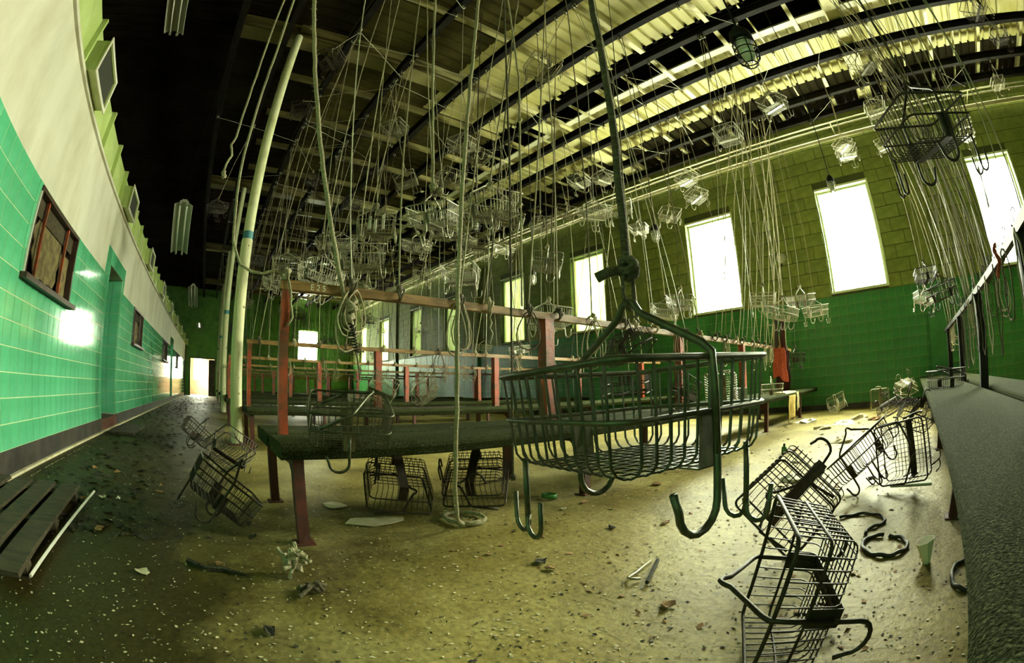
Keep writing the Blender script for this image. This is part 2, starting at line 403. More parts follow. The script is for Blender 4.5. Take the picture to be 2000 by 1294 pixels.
# aisle wall: doors, boarded windows, tile dado, plaster, ledge
LW = [(3.30, 4.68, 1.41, 2.08), (9.06, 10.42, 1.42, 2.10), (15.16, 16.85, 1.44, 2.10), (21.6, 22.9, 1.44, 2.10)]
LD = [(6.53, 7.62, 0, 2.27), (18.5, 19.5, 0, 2.27)]
ZL = 3.03
wl = MB()
for a, b, c, d in cells(X0, X1, 0, ZL, LW+LD): wl.box(a, b, YL, YL+.42, c, d)
wall_left = struct('wall_left', wl, M['plaster'])
obj('ledge', MB().box(X0, X1, YL-.035, YL+.10, ZL, ZL+.035), M['plaster'], wall_left)
TL = .1745; TLZ = .18; NROW = 11; ztop = TLZ+NROW*TL
holes_l = [(a, b, c, d) for a, b, c, d in LW+LD]
gb = MB()
for a, b, c, d in cells(X0, X1, TLZ, ztop, holes_l): gb.box(a, b, YL-.004, YL, c, d)
tile_l = MB().box(-TL/2+.0035, TL/2-.0035, -.007, 0, -TL/2+.0035, TL/2-.0035).mesh('wall_tile', M['tile'])
far = MB(); ntl = 0
k = 0
while X0 + k*TL < X1 - TL:
    xa = X0 + k*TL; xb = xa+TL; k += 1
    for r_ in range(NROW):
        za = TLZ + r_*TL; zb = za+TL
        segs = [(xa+.0035, xb-.0035, za+.0035, zb-.0035)]
        if overlaps(xa, xb, za, zb, holes_l):
            segs = list(cells(xa+.0025, xb-.0025, za+.0025, zb-.0025, holes_l))
            for q in segs: far.box(q[0], q[1], YL-.010, YL, q[2], q[3])
        elif 2.15 < xa < 7.9 and ntl < 300:
            o = obj('wall_tile', tile_l, None, wall_left); o.location = ((xa+xb)/2, YL, (za+zb)/2); ntl += 1
        else: far.box(*segs[0][:2], YL-.007, YL, *segs[0][2:])
# tiled surround above each door and the tiled reveals
for (a, b, c, d) in LD:
    s0, s1, t1 = a-.32, b+.14, d+.20
    for q in cells(s0, s1, ztop, t1, [(a, b, 0, d)]):
        gb.box(q[0], q[1], YL-.004, YL, q[2], q[3])
        nx = max(1, round((q[1]-q[0])/TL)); w_ = (q[1]-q[0])/nx
        nz = max(1, round((q[3]-q[2])/TL)); h_ = (q[3]-q[2])/nz
        for i in range(nx):
            for j in range(nz): far.box(q[0]+i*w_+.0025, q[0]+(i+1)*w_-.0025, YL-.010, YL, q[2]+j*h_+.0025, q[2]+(j+1)*h_-.0025)
    for xx, sg in ((b, -1), (a, 1)):
        x_a, x_b = sorted((xx, xx+sg*.004)); gb.box(x_a, x_b, YL, YL+.36, TLZ, d)
        x_a, x_b = sorted((xx, xx+sg*.010))
        for i in range(2):
            for j in range(12):
                far.box(x_a, x_b, YL+i*.18+.0025, YL+(i+1)*.18-.0025, TLZ+j*TL+.0025, min(d, TLZ+(j+1)*TL)-.0025)
obj('grout_bed', gb, M['grout'], wall_left)
o = obj('wall_tile', far, M['tile'], wall_left); o['kind'] = 'stuff'
bb = MB()
for a, b, c, d in cells(X0, X1, 0, TLZ, [(q[0], q[1], 0, TLZ) for q in LD]): bb.box(a, b, YL-.022, YL, c, d)
struct('baseboard_left', bb, M['black_base'])
struct('trim_41', MB().box(X0, X1, YL-.06, YL-.022, 0, .02), M['paper'])
for i, (a, b, c, d) in enumerate(LD):
    dr = struct_root('door_%d' % (i+1))
    obj('door_leaf', MB().box(a, b, YL+.36, YL+.41, 0, d), M['soot'], dr)
    obj('threshold', MB().box(a, b, YL-.02, YL+.36, 0, TLZ-.01), M['darkred'], dr)
# boarded windows of the aisle wall
for i, (a, b, c, d) in enumerate(LW):
    w_ = struct_root('window_%d' % (21+i))
    t = .035
    fr = MB().box(a, a+t, YL-.03, YL+.10, c, d).box(b-t, b, YL-.03, YL+.10, c, d).box(a+t, b-t, YL-.03, YL+.10, d-t, d)
    obj('window_frame', fr, M['frame_dark'], w_)
    obj('sill', MB().box(a-.05, b+.08, YL-.09, YL+.10, c-.045, c), M['frame_dark'], w_)
    obj('backing', MB().box(a+t, b-t, YL+.12, YL+.14, c, d), M['soot'], w_)
    for fx in (.22, .74):
        xm = a+(b-a)*fx; obj('bar', MB().box(xm-.014, xm+.014, YL-.01, YL+.02, c, d-t), M['red'] if i == 0 else M['frame_dark'], w_)
    rd = random.Random(5+i)
    # torn board: jagged outline with thickness
    n_ = 22; ring = []
    for j in range(n_):
        an = 2*math.pi*j/n_; rr = .40+rd.uniform(-.07, .06)
        ring.append((a+(b-a)*(.46+rr*math.cos(an)*.78), c+(d-c)*(.45+rr*1.05*math.sin(an))))
    obj('torn_board', MB().hull([(p, YL+.07, q) for p, q in ring], [(p, YL+.055, q) for p, q in ring]), M['wood_torn'], w_)
    obj('board', MB().box(a+t, b-t, YL+.04, YL+.055, d-t-.15, d-t), M['wood_dark'], w_)
    obj('board', MB().box(b-.30, b-t-.02, YL+.045, YL+.06, c+.02, c+.42), M['wood_torn'], w_)
    if i == 0: obj('edge_strip', MB().box(a-.012, a, YL-.034, YL-.012, c-.02, d-.05), M['paper_white'], w_)

# duct on the ledge: cross-broken sheet panels with standing seams and outlet boxes
duct = thing('air_duct', 'pale green sheet metal duct with creased panels along the aisle wall ledge', 'duct', (0, 0, 0))
obj('duct_body', MB().box(-6, X1-.05, YL+.06, YL+.60, ZL+.040, 3.56), M['duct'], duct)
seam = 3.10; xs = seam-.8*11; panels = []
while xs < X1-1:
    cx_, cz_ = xs+.4, (ZL+.04+3.555)/2
    z0_, z1_ = ZL+.045, 3.55; y0_ = YL+.058; yb = YL+.012
    p = MB(); nb = len(p.v)
    p.v += [(xs+.02, y0_, z0_), (xs+.78, y0_, z0_), (xs+.78, y0_, z1_), (xs+.02, y0_, z1_), (cx_, yb, cz_)]
    p.f += [(0, 1, 4), (1, 2, 4), (2, 3, 4), (3, 0, 4)]
    obj('duct_panel', p, M['duct'], duct)
    obj('seam_rib', MB().box(xs-.018, xs+.018, YL-.005, YL+.07, z0_, z1_+.03), M['duct'], duct)
    xs += .8
for i in range(9):
    a = 3.19+i*3.22; b = a+.66
    og = thing('duct_outlet', ['pale framed dark duct outlet nearest the camera, above the large boarded window', 'pale framed duct outlet above the tiled doorway, second along the duct'][i] if i < 2 else 'small pale framed duct outlet far along the duct', 'vent', (a, YL, 3.08), (0, 0, 0), 'outlets on the green duct')
    y1_ = -.14; hh = .33
    obj('collar', MB().box(0, .66, y1_, .06, 0, .02).box(0, .66, y1_, .06, hh-.02, hh).box(0, .02, y1_, .06, .02, hh-.02).box(.64, .66, y1_, .06, .02, hh-.02), M['duct'], og)
    obj('flange', MB().box(-.025, .685, y1_-.012, y1_, -.025, .012).box(-.025, .685, y1_-.012, y1_, hh-.012, hh+.025).box(-.025, .012, y1_-.012, y1_, .012, hh-.012).box(.648, .685, y1_-.012, y1_, .012, hh-.012), M['plaster'], og)
    obj('grille', MB().box(.012, .648, y1_+.02, y1_+.03, .012, hh-.012), M['duct_dark'], og)

# dark loft behind the duct, end walls
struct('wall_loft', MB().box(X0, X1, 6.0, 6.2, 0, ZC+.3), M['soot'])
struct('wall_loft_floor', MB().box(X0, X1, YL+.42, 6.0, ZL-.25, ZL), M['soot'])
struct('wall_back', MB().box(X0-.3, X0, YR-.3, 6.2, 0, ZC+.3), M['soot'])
FD = (-.30, 1.40, 0, 2.32); FW = (-7.55, -6.15, 2.62, 4.62)
fw = MB()
for a, b, c, d in cells(YR, 6.0, 0, ZC, [FD, FW]): fw.box(X1, X1+.25, a, b, c, d)
wall_far = struct('wall_far', fw, M['far_green'])
rb = MB(); yy = YR+.1
while yy < -1.2:
    for c, d in (((1.9, ZC),) if not (FW[0]-.05 < yy < FW[1]+.05) else ((1.9, FW[2]), (FW[3], ZC))): rb.prism_y([(X1, c), (X1-.045, c), (X1-.045, d), (X1, d)], yy, yy+.09)
    yy += .27
o = obj('sheet_rib', rb, M['far_green'], wall_far); o['kind'] = 'stuff'
w_ = struct_root('window_31')
obj('window_frame', MB().box(X1+.1, X1+.16, FW[0], FW[0]+.05, FW[2], FW[3]).box(X1+.1, X1+.16, FW[1]-.05, FW[1], FW[2], FW[3]).box(X1+.1, X1+.16, FW[0], FW[1], FW[2], FW[2]+.05).box(X1+.1, X1+.16, FW[0], FW[1], FW[3]-.05, FW[3]), M['frame_pale'], w_)
obj('pane', MB().box(X1+.128, X1+.132, FW[0]+.05, FW[1]-.05, FW[2]+.05, FW[3]-.05), M['glass'], w_)
# bright pink vestibule behind the far doorway
VX = X1+4.0
vs = MB().box(X1+.25, VX, -1.3, -1.1, 0, 3)
for a, b, c, d in cells(X1+.25, VX, 0, 3, [(X1+1.2, X1+3.4, .9, 2.7)]): vs.box(a, b, 1.9, 2.1, c, d)  # side opening added to let daylight flood the vestibule
vs.box(X1+.25, VX, -1.3, 2.1, 3, 3.2)
for a, b, c, d in cells(-1.3, 2.1, 0, 3, [(.55, 1.35, 1.0, 2.6)]): vs.box(VX, VX+.2, a, b, c, d)
struct('wall_vestibule', vs, M['pink'])
w_ = struct_root('window_32')
obj('window_frame', MB().box(VX+.08, VX+.12, .55, .60, 1.0, 2.6).box(VX+.08, VX+.12, 1.30, 1.35, 1.0, 2.6).box(VX+.08, VX+.12, .60, 1.30, 1.0, 1.05).box(VX+.08, VX+.12, .60, 1.30, 2.55, 2.6), M['frame_pale'], w_)
obj('pane', MB().box(VX+.098, VX+.102, .6, 1.3, 1.05, 2.55), M['glass'], w_)
d3 = struct_root('door_3')
obj('door_leaf', MB().box(X1-.02, X1+.05, -.30, .10, 0, 2.28), M['black_base'], d3)
obj('door_frame', MB().box(X1-.03, X1, 1.40, 1.47, 0, 2.38).box(X1-.03, X1, -.37, -.30, 0, 2.38).box(X1-.03, X1, -.37, 1.47, 2.32, 2.38), M['frame_dark'], d3)

# ---------------------------------------------------------------- roof
SL0, SL1 = -6.55, -5.75      # ridge slot
ceiling = struct('ceiling', MB().box(X0-.3, X1+.3, YR-.3, SL0, ZC+.06, ZC+.16).box(X0-.3, X1+.3, SL1, 6.2, ZC+.06, ZC+.16), M['deck'])
P_ = .24
def deck_sheet(x0, n, y0, y1, m):
    prof = []
    for i in range(n):
        a = x0+i*P_
        prof += [(a, ZC), (a+.155, ZC), (a+.175, ZC+.055), (a+.215, ZC+.055), (a+.235, ZC)]
    prof.append((x0+n*P_, ZC))
    mb = MB()
    for (xa, za), (xb, zb) in zip(prof, prof[1:]): mb.quad((xa, y0, za), (xb, y0, zb), (xb, y1, zb), (xa, y1, za))
    return mb
ns = 5
xx = X0
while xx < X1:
    mr_ = M['deck'] if xx < 11 else M['deck_mid']; ml_ = M['deck'] if xx < 6.2 else M['deck_mid']  # darker sheets carry the roof shade in their colour
    obj('deck_sheet', deck_sheet(xx, ns, YR-.02, -8.62, M['deck_soot']), M['deck_soot'], ceiling)  # strip next to the window wall, shade painted in
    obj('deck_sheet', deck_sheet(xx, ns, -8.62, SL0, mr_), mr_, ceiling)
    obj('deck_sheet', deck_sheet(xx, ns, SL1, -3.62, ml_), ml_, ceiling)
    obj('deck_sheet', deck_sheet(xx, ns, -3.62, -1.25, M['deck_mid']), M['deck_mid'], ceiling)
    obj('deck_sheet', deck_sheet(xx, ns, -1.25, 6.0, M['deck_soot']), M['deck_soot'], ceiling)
    xx += ns*P_
mon = MB().box(X0, X1, SL0-.06, SL0, ZC, ZC+.9).box(X0, X1, SL1, SL1+.06, ZC, ZC+.9).box(X0, X1, SL0-.06, SL1+.06, ZC+.9, ZC+1.0)
struct('ceiling_monitor', mon, M['soot'], label='black roof vent slot along the ridge')
struct('trim_51', MB().box(X0, X1, SL0-.15, SL0+.01, ZC-.05, ZC-.012), M['yellow_strip'], label='pale flashing along the roof slot')
xr = 1.65-1.45*9
def bay_name(x):
    return 'the roof bay ' + ('behind the camera' if x < -.65 else 'before the near pole girder' if x < 6.15 else 'between the first and second pole girders' if x < 12.95 else 'past the second pole girder' if x < 19.75 else 'next to the far wall')
ri = 0
while xr < X1-.2:
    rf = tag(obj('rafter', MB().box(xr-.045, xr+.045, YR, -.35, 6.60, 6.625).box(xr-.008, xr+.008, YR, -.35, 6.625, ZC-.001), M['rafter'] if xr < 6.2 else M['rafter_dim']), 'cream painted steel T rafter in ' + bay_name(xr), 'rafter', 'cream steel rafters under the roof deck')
    xt = xr-.68
    rf = tag(obj('tie_rod', MB().box(xt-.014, xt+.014, YR, SL1+.15, 6.60, 6.66)), 'thin cream tie bar in ' + bay_name(xr), 'bar', 'thin cream bars between rafters')
    rf.data.materials.append(M['rafter'])
    xr += 1.45
MBX = [-7.45, -.65, 6.15, 12.95, 19.75, 26.55]
for i, x in enumerate(MBX):
    mb_ = MB().box(x-.17, x+.17, YR, .75, 6.42, 6.445).box(x-.17, x+.17, YR, .75, 6.675, 6.70).box(x-.012, x+.012, YR, .75, 6.445, 6.675)
    tag(obj('girder', mb_, M['rafter']), ['broad cream girder behind the camera', 'broad cream girder over the right hand bench', 'broad cream girder resting on the near pole', 'broad cream girder resting on the second pole', 'broad cream girder third from the near pole', 'broad cream girder nearest the far wall'][i], 'girder', 'cream roof girders')
BY = [.75, -.15, -1.25, -2.38, -3.62, -4.67, -5.52, -6.58, -7.36, -8.55, -9.35]
BN = ['over the aisle', 'directly over the near pole', 'second in from the aisle', 'third in from the aisle', 'fourth in from the aisle', 'left of the roof slot by two', 'along the left edge of the roof slot', 'along the right edge of the roof slot', 'next right of the roof slot', 'second from the window wall', 'nearest the window wall']
for y, nm in zip(BY, BN):
    mb_ = MB().box(X0, X1, y-.055, y+.055, 6.36, 6.385).box(X0, X1, y-.055, y+.055, 6.215, 6.24).box(X0, X1, y-.014, y+.014, 6.24, 6.36)
    bm_ = tag(obj('pulley_beam', mb_, M['beam']), 'long black steel pulley beam ' + nm, 'beam', 'black pulley beams under the roof')
def brackets(mb, dy, z):
    for k in range(11): x = -11.2+3.9*k; mb.box(x-.012, x+.012, YR+.014, YR+dy, z-.012, z+.012)
    return mb
tag(obj('eave_pipe', brackets(MB().tube([(X0+.1, YR+.12, 5.93), (X1-.1, YR+.12, 5.93)], .05, 10), .12, 5.93), M['pipe'], smooth=True), 'cream pipe running along the top of the window wall', 'pipe')
tag(obj('eave_conduit', brackets(MB().tube([(X0+.1, YR+.30, 6.12), (X1-.1, YR+.30, 6.12)], .022, 6), .30, 6.12), M['pipe'], smooth=True), 'thin cream conduit just above the wall top pipe', 'pipe')
tag(obj('eave_rail', brackets(MB().tube([(X0+.1, YR+.72, 6.0), (X1-.1, YR+.72, 6.0)], .018, 6), .72, 6.0), M['pipe'], smooth=True), 'thin pale rail hanging out from the window wall top', 'pipe')

# poles
def pole(x, y, lab):
    p = thing('roof_pole', lab, 'pole', (x, y, 0))
    r_ = .075
    obj('upper_shaft', MB().lathe([(r_, 2.72), (r_, 6.42)], 24), M['pole'], p, True)
    obj('paint_band', MB().lathe([(r_+.0015, 2.66), (r_+.0015, 2.78)], 24), M['blue'], p, True)
    obj('lower_shaft', MB().lathe([(r_+.006, .02), (r_+.006, 2.66), (r_, 2.68)], 24), M['pole_rust'], p, True)
    obj('base_plate', MB().box(-.13, .13, -.13, .13, 0, .02), M['darkred'], p)
    return p
for i in range(4):
    pole(6.0+6.8*i, -.37-.04*i, ['tall cream pole with peeling paint and a blue band, nearest', 'second cream pole just behind the nearest one', 'third cream pole far down the aisle', 'last cream pole near the far wall'][i])
# ---------------------------------------------------------------- benches
ROWX = [-.78, 2.475, 5.82, 9.12, 12.45, 15.75, 19.05, 22.35, 25.65]
ROWN = ['right hand foreground', 'front', 'second', 'third', 'fourth', 'fifth', 'sixth', 'seventh', 'last']
PY = [-.42, -2.35, -4.38, -6.35, -8.5]
YE = -9.88
def seat_prof(x0, x1, z0=.425, z1=.505, r=.034):
    p = []
    for cx_, cz_, a0 in ((x1-r, z1-r, 0), (x0+r, z1-r, 90), (x0+r, z0+r*.6, 180), (x1-r, z0+r*.6, 270)):
        rr = r if a0 < 180 else r*.6
        for k in range(4):
            a = R(a0+30*k); p.append((cx_+rr*math.cos(a), cz_+rr*math.sin(a)))
    return p
def make_bench(i):
    xc = ROWX[i]; y0 = (.45 if i == 0 else -.33) if i not in (2, 4, 6, 8) else -.47
    b = thing('double_bench', {0: 'long mossy double bench in the right foreground with dark steel posts', 1: 'front double bench with mossy seats, red posts and a brown rope rail'}.get(i, '%s double bench row back with red posts and a brown rope rail' % ROWN[i]), 'bench', (xc, 0, 0), (0, 0, R(-2) if i == 0 else 0), group='double benches across the hall')
    for s0, s1 in ((-.475, -.055), (.04, .66 if i == 0 else .53)):
        me = MB(); pr = seat_prof(s0, s1); me.hull([(x, YE, z) for x, z in pr], [(x, y0, z) for x, z in pr]); obj('seat', me, M['seat'], b)
    dark = (i == 0)
    for j, y in enumerate(PY):
        yy = y if y > y0-.3 or j else y0-.05
        ys = -.42 if y0 > -.4 else -.53
        yy = ys if j == 0 else y
        for lx in (-.375, .495):
            obj('leg', MB().box(lx-.028, lx+.028, yy-.028, yy+.028, 0, .425), M['darkred'], b)
            obj('foot', MB().box(lx-.05, lx+.05, yy-.05, yy+.05, 0, .008), M['darkred'], b)
        obj('cross_brace', MB().box(-.347, .467, yy-.02, yy+.02, .38, .425).hull([(-.347, yy-.018, .40), (-.347, yy+.018, .40), (-.347, yy+.018, .30), (-.347, yy-.018, .30)], [(-.20, yy-.018, .40), (-.20, yy+.018, .40), (-.22, yy+.018, .398), (-.22, yy-.018, .398)]), M['darkred'], b)
        pw = .026 if j == 0 else .045
        obj('post', MB().box(-pw, pw, yy-pw, yy+pw, .40, 1.285), M['red'] if not dark else M['iron'], b)
    rl = obj('rail', MB().box(-.026, .026, -9.3, (-.38 if y0 > -.4 else -.49), 1.285, 1.337), M['rail'] if not dark else M['iron'], b)
    if i == 1:
        fc = bpy.data.curves.new('rail_number', 'FONT'); fc.body = 'E25'; fc.size = .048; fc.extrude = .0008; fc.space_character = 1.5
        fo = bpy.data.objects.new('rail_number', fc); me = bpy.data.meshes.new_from_object(fo); bpy.data.objects.remove(fo)
        me.materials.append(M['paper_white'])
        o = obj('painted_number', me, None, rl); o.location = (-.0272, -.555, 1.294); o.rotation_euler = (R(90), 0, R(-90)); o['label'] = 'pale painted E25 on the rail'
    return b
for i in range(len(ROWX)): make_bench(i)

# ---------------------------------------------------------------- wire baskets
BLx, BWy, BHz, BT = .385, .37, .168, .018
def rrect(lx, wy, z, r, n=4):
    pts = []
    for sx, sy, a0 in ((1, 1, 0), (-1, 1, 90), (-1, -1, 180), (1, -1, 270)):
        for k in range(n+1):
            a = R(a0+90*k/n); pts.append((sx*(lx/2-r)+r*math.cos(a), sy*(wy/2-r)+r*math.sin(a), z))
    return pts
def u_wire(t, half, axis, halfb):
    # one bent wire: down one side, across the bottom, up the other
    rc = .02; pts = []
    prof = [(-half, 0.), (-(half-BT*.8), -(BHz-rc)), (-(half-BT-rc*.35), -(BHz-rc*.3)), (-(half-BT-rc), -BHz), ((half-BT-rc), -BHz), ((half-BT-rc*.35), -(BHz-rc*.3)), ((half-BT*.8), -(BHz-rc)), (half, 0.)]
    for q, z in prof:
        k = 1 - (BT/halfb)*(-z/BHz)
        pts.append((t*k, q, z) if axis == 'y' else (q, t*k, z))
    return pts
def basket_meshes(mw, ms, mh):
    g = MB(); n = 12
    for k in range(1, n):
        t = (k/n*2-1)
        g.tube(u_wire(t*BLx/2, BWy/2, 'y', BLx/2), .0024, 4, cap=False)
        g.tube(u_wire(t*BWy/2, BLx/2, 'x', BWy/2), .0024, 4, cap=False)
    rim = MB().tube(rrect(BLx, BWy, 0, .03), .0058, 6, closed=True)
    mid = MB().tube(rrect(BLx-BT+.004, BWy-BT+.004, -BHz*.5, .03), .0046, 6, closed=True)
    st = MB(); sw = .026; t = .003; yb = BWy/2-BT
    path = [(-BWy/2+BT*.55, -BHz*.52), (-yb-.004, -BHz-.004), (yb+.004, -BHz-.004), (BWy/2-BT*.55, -BHz*.52)]
    for (ya, za), (yc, zc) in zip(path, path[1:]):
        d = Vector((0, yc-ya, zc-za)).normalized(); nr = Vector((0, d.z, -d.y))*t
        a0, a1 = Vector((0, ya, za)), Vector((0, yc, zc))
        st.hull([a0+Vector((-sw, 0, 0)), a0+Vector((sw, 0, 0)), a0+Vector((sw, 0, 0))+nr, a0+Vector((-sw, 0, 0))+nr], [a1+Vector((-sw, 0, 0)), a1+Vector((sw, 0, 0)), a1+Vector((sw, 0, 0))+nr, a1+Vector((-sw, 0, 0))+nr])
    ha = MB(); hz = .118; e = BWy/2+.004
    hp = [(0, -e, -BHz*.9), (0, -e, -.03), (0, -e, .008), (0, -e+.018, .024), (0, -.09, .066), (0, -.03, .098), (0, -.016, hz), (0, 0, hz+.008), (0, .016, hz), (0, .03, .098), (0, .09, .066), (0, e-.018, .024), (0, e, .008), (0, e, -.03), (0, e, -BHz*.9)]
    ha.tube(hp, .0072, 7)
    def jh(sx, r=.046, z0=-.1, zb=-.225, rad=.0068):
        pts = [(0, 0, z0), (0, 0, -.17), (0, 0, zb)]
        for k in range(1, 9):
            a = math.pi*k/8*1.0; pts.append((sx*(r-r*math.cos(a)), 0, zb-r*math.sin(a)))
        pts.append((sx*(2*r+.012), 0, zb+.03)); return MB().tube(pts, rad, 7)
    dh = MB(); dh.tube([(0, 0, -BHz+.01), (0, 0, -.29)], .006, 7)
    for s in (1, -1):
        pts = [(0, s*.004, -.27)]
        for k in range(0, 7):
            a = math.pi*k/6; pts.append((s*.004, s*(.004+.026-.026*math.cos(a)), -.285-.026*math.sin(a)))
        pts.append((s*.008, s*.064, -.235)); dh.tube(pts, .0052, 6)
    return dict(wire_grid=g.mesh('wire_grid', mw), rim=rim.mesh('rim', mh, True), middle_wire=mid.mesh('middle_wire', mh, True), strap=st.mesh('strap', ms), handle=ha.mesh('handle', mh, True), hook_a=jh(-1).mesh('hook', mh, True), hook_b=jh(1).mesh('hook', mh, True), double_hook=dh.mesh('double_hook', mh, True))
BK = {'olive': basket_meshes(M['wire_olive'], M['strap'], M['wire_olive']), 'mid': basket_meshes(M['wire'], M['strap'], M['wire']), 'dark': basket_meshes(M['wire_dark'], M['wire_dark'], M['wire_dark']), 'pale': basket_meshes(M['wire_pale'], M['strap_pale'], M['wire_pale'])}
def basket(kind, loc, rot, label, group=None, handle=0., hooks='abcd', sc=1.):
    ms = BK[kind]
    b = thing('wire_basket', label, 'basket', loc, tuple(R(a) for a in rot), group); b.scale = (sc, sc, sc)
    for n_ in ('wire_grid', 'rim', 'middle_wire', 'strap'): obj(n_, ms[n_], None, b)
    h_ = obj('handle', ms['handle'], None, b); h_.rotation_euler = (0, R(handle), 0)
    if 'a' in hooks: obj('hook', ms['hook_a'], None, b).location = (0, -BWy/2-.004, 0)
    if 'b' in hooks: obj('hook', ms['hook_b'], None, b).location = (0, BWy/2+.004, 0)
    if 'c' in hooks: obj('double_hook', ms['double_hook'], None, b).location = (-BLx/2+BT+.012, BWy/2-BT-.03, 0)
    if 'd' in hooks: obj('double_hook', ms['double_hook'], None, b).location = (BLx/2-BT-.012, -BWy/2+BT+.03, 0)
    return b
HERO = (.487, -.684, .786)
basket('olive', HERO, (-1.9, -1.4, -102.5), 'large wire basket hanging closest to the camera on a dark rope')
basket('olive', (2.009, -.663, .691), (15, 2.3, -105.7), 'wire basket sitting upright on the near end of the front bench', handle=62, hooks='a')
basket('dark', (2.477, -1.103, .128), (-153.6, 7.1, -105.1), 'upturned wire basket under the front bench beside the torn paper', handle=100, hooks='ac')
basket('dark', (2.342, -1.603, .136), (-150, -2.7, -134.1), 'upturned wire basket under the front bench behind the coiled rope', handle=-100, hooks='bc')
basket('dark', (2.45, -.095, .262), (-2.4, 38.9, -88.7), 'dark wire basket tipped on its side left of the front bench leg', hooks='abc')
basket('dark', (4.15, -.20, .24), (38, 28, 40), 'wire basket lying open on the floor in front of the near pole', hooks='ab')
basket('dark', (5.35, .12, .26), (-4, 40, -80), 'small dark wire basket tipped over left of the near pole', hooks='ab')
basket('dark', (.306, -1.038, .238), (-8.3, 81.4, 17.8), 'dark wire basket lying on its side at the bottom right, handle towards the left', hooks='abd')
basket('dark', (.52, -1.946, .185), (-149.9, 37.8, 177.7), 'dark wire basket leaning behind the one at the bottom right', hooks='ab', handle=-75)
basket('dark', (.321, -2.999, .305), (21.3, -33.4, 137.9), 'tilted wire basket with raised handle on the floor left of the right hand bench')
basket('dark', (-.009, -2.862, .25), (94.5, -10.6, 152.4), 'wire basket standing on edge beside the right hand bench leg', handle=80)
basket('pale', (1.45, -9.05, .26), (35, 20, 20), 'pale wire basket tipped against the window wall')
basket('mid', (.45, -8.7, .23), (100, 0, 10), 'wire basket stood on edge on the heap by the window wall', hooks='ab')
basket('mid', (-.1, -8.2, .34), (165, 12, 30), 'upturned wire basket with hooks up on the heap by the window wall', handle=85)
basket('dark', (.15, -6.9, .14), (-160, 15, 60), 'upturned dark wire basket in front of the wall heap', handle=90)
basket('dark', (-.15, -4.6, .23), (-155, -20, 10), 'upturned wire basket with curled hooks between heap and bench leg', handle=-90)
basket('dark', (-.55, -4.9, .675), (0, 0, 20), 'dark wire basket sitting on the right hand bench by the post', hooks='', handle=70)
basket('dark', (-.35, -1.80, 1.72), (8, -6, -155), 'dark wire basket hanging high at the right edge over the foreground bench')
# baskets heaped on the benches
basket('dark', (2.24, -3.05, .70), (176, 3, 25), 'upturned wire basket on the front bench behind the hanging basket', handle=85, hooks='')
basket('dark', (2.35, -3.3, 1.05), (-158, 14, 60), 'wire basket hung upside down against the front bench rail', handle=80, hooks='ab')
basket('dark', (2.26, -3.95, .70), (20, 62, 30), 'wire basket on its side on the front bench before the middle post', handle=20, hooks='')
basket('mid', (2.26, -5.0, .70), (80, 5, 40), 'wire basket tipped on edge on the front bench past the middle post', handle=40, hooks='')
basket('mid', (2.27, -7.2, .675), (0, 0, 12), 'wire basket standing upright far along the front bench', handle=10, hooks='')
basket('mid', (5.62, -2.35, .80), (40, 50, 10), 'wire basket tilted up on the second bench, left one', handle=0, hooks='')
basket('mid', (5.66, -2.95, .80), (-42, 48, -30), 'wire basket tilted up on the second bench, right one', handle=0, hooks='')
basket('mid', (9.0, -3.2, .68), (0, 0, 33), 'wire basket standing on the third bench', handle=50, hooks='')
# ---------------------------------------------------------------- ropes, pulleys, hanging baskets
def strand_mesh(r, m, seed, wob=.004, n=5, seg=14):
    rd = random.Random(seed); pts = []; ph = rd.uniform(0, 6)
    for i in range(seg+1):
        t = i/seg; a = wob*math.sin(t*math.pi)
        pts.append((a*math.sin(ph+t*9)+rd.uniform(-.002, .002), a*math.cos(ph*1.7+t*7)+rd.uniform(-.002, .002), t))
    pts[0] = (0, 0, 0); pts[-1] = (0, 0, 1)
    return MB().tube(pts, r, n).mesh('strand', m, True)
STR = [strand_mesh(.0062, M['rope_thin'], 1), strand_mesh(.0055, M['rope_thin'], 2, .008), strand_mesh(.006, M['rope_dark'], 3), strand_mesh(.0045, M['wire_pale'], 4, .004), strand_mesh(.008, M['rope'], 5, .005)]
def chain_mesh(length, m, lk=.034):
    mb = MB(); n = int(length/(lk*.72))
    for i in range(n):
        z = i*lk*.72; a = 0 if i % 2 else 1; pts = []
        for k in range(6):
            an = 2*math.pi*k/6; u = .009*math.cos(an); v = lk/2*math.sin(an)
            pts.append((u if a else 0, 0 if a else u, z+v))
        mb.tube(pts, .0026, 3, closed=True)
    return mb.mesh('chain_links', m)
CHAIN = chain_mesh(4.9, M['chain'])
KN = []
for s in range(4):
    rd = random.Random(s); mb = MB()
    for k in range(3):
        a0 = rd.uniform(0, 6); pts = []
        for j in range(8):
            an = a0+2*math.pi*j/8; pts.append((.036*math.cos(an)*(1+.1*rd.random()), .012*math.sin(an*2+k)+(k-1)*.012, .036*math.sin(an)))
        mb.tube(pts, .0075, 5, closed=True)
    mb.ico((-.02, .01, .035), .022, s, .35, 7, 5)
    KN.append(mb.mesh('knot', M['rope_dark'] if s % 2 else M['rope'], True))
TAIL = []
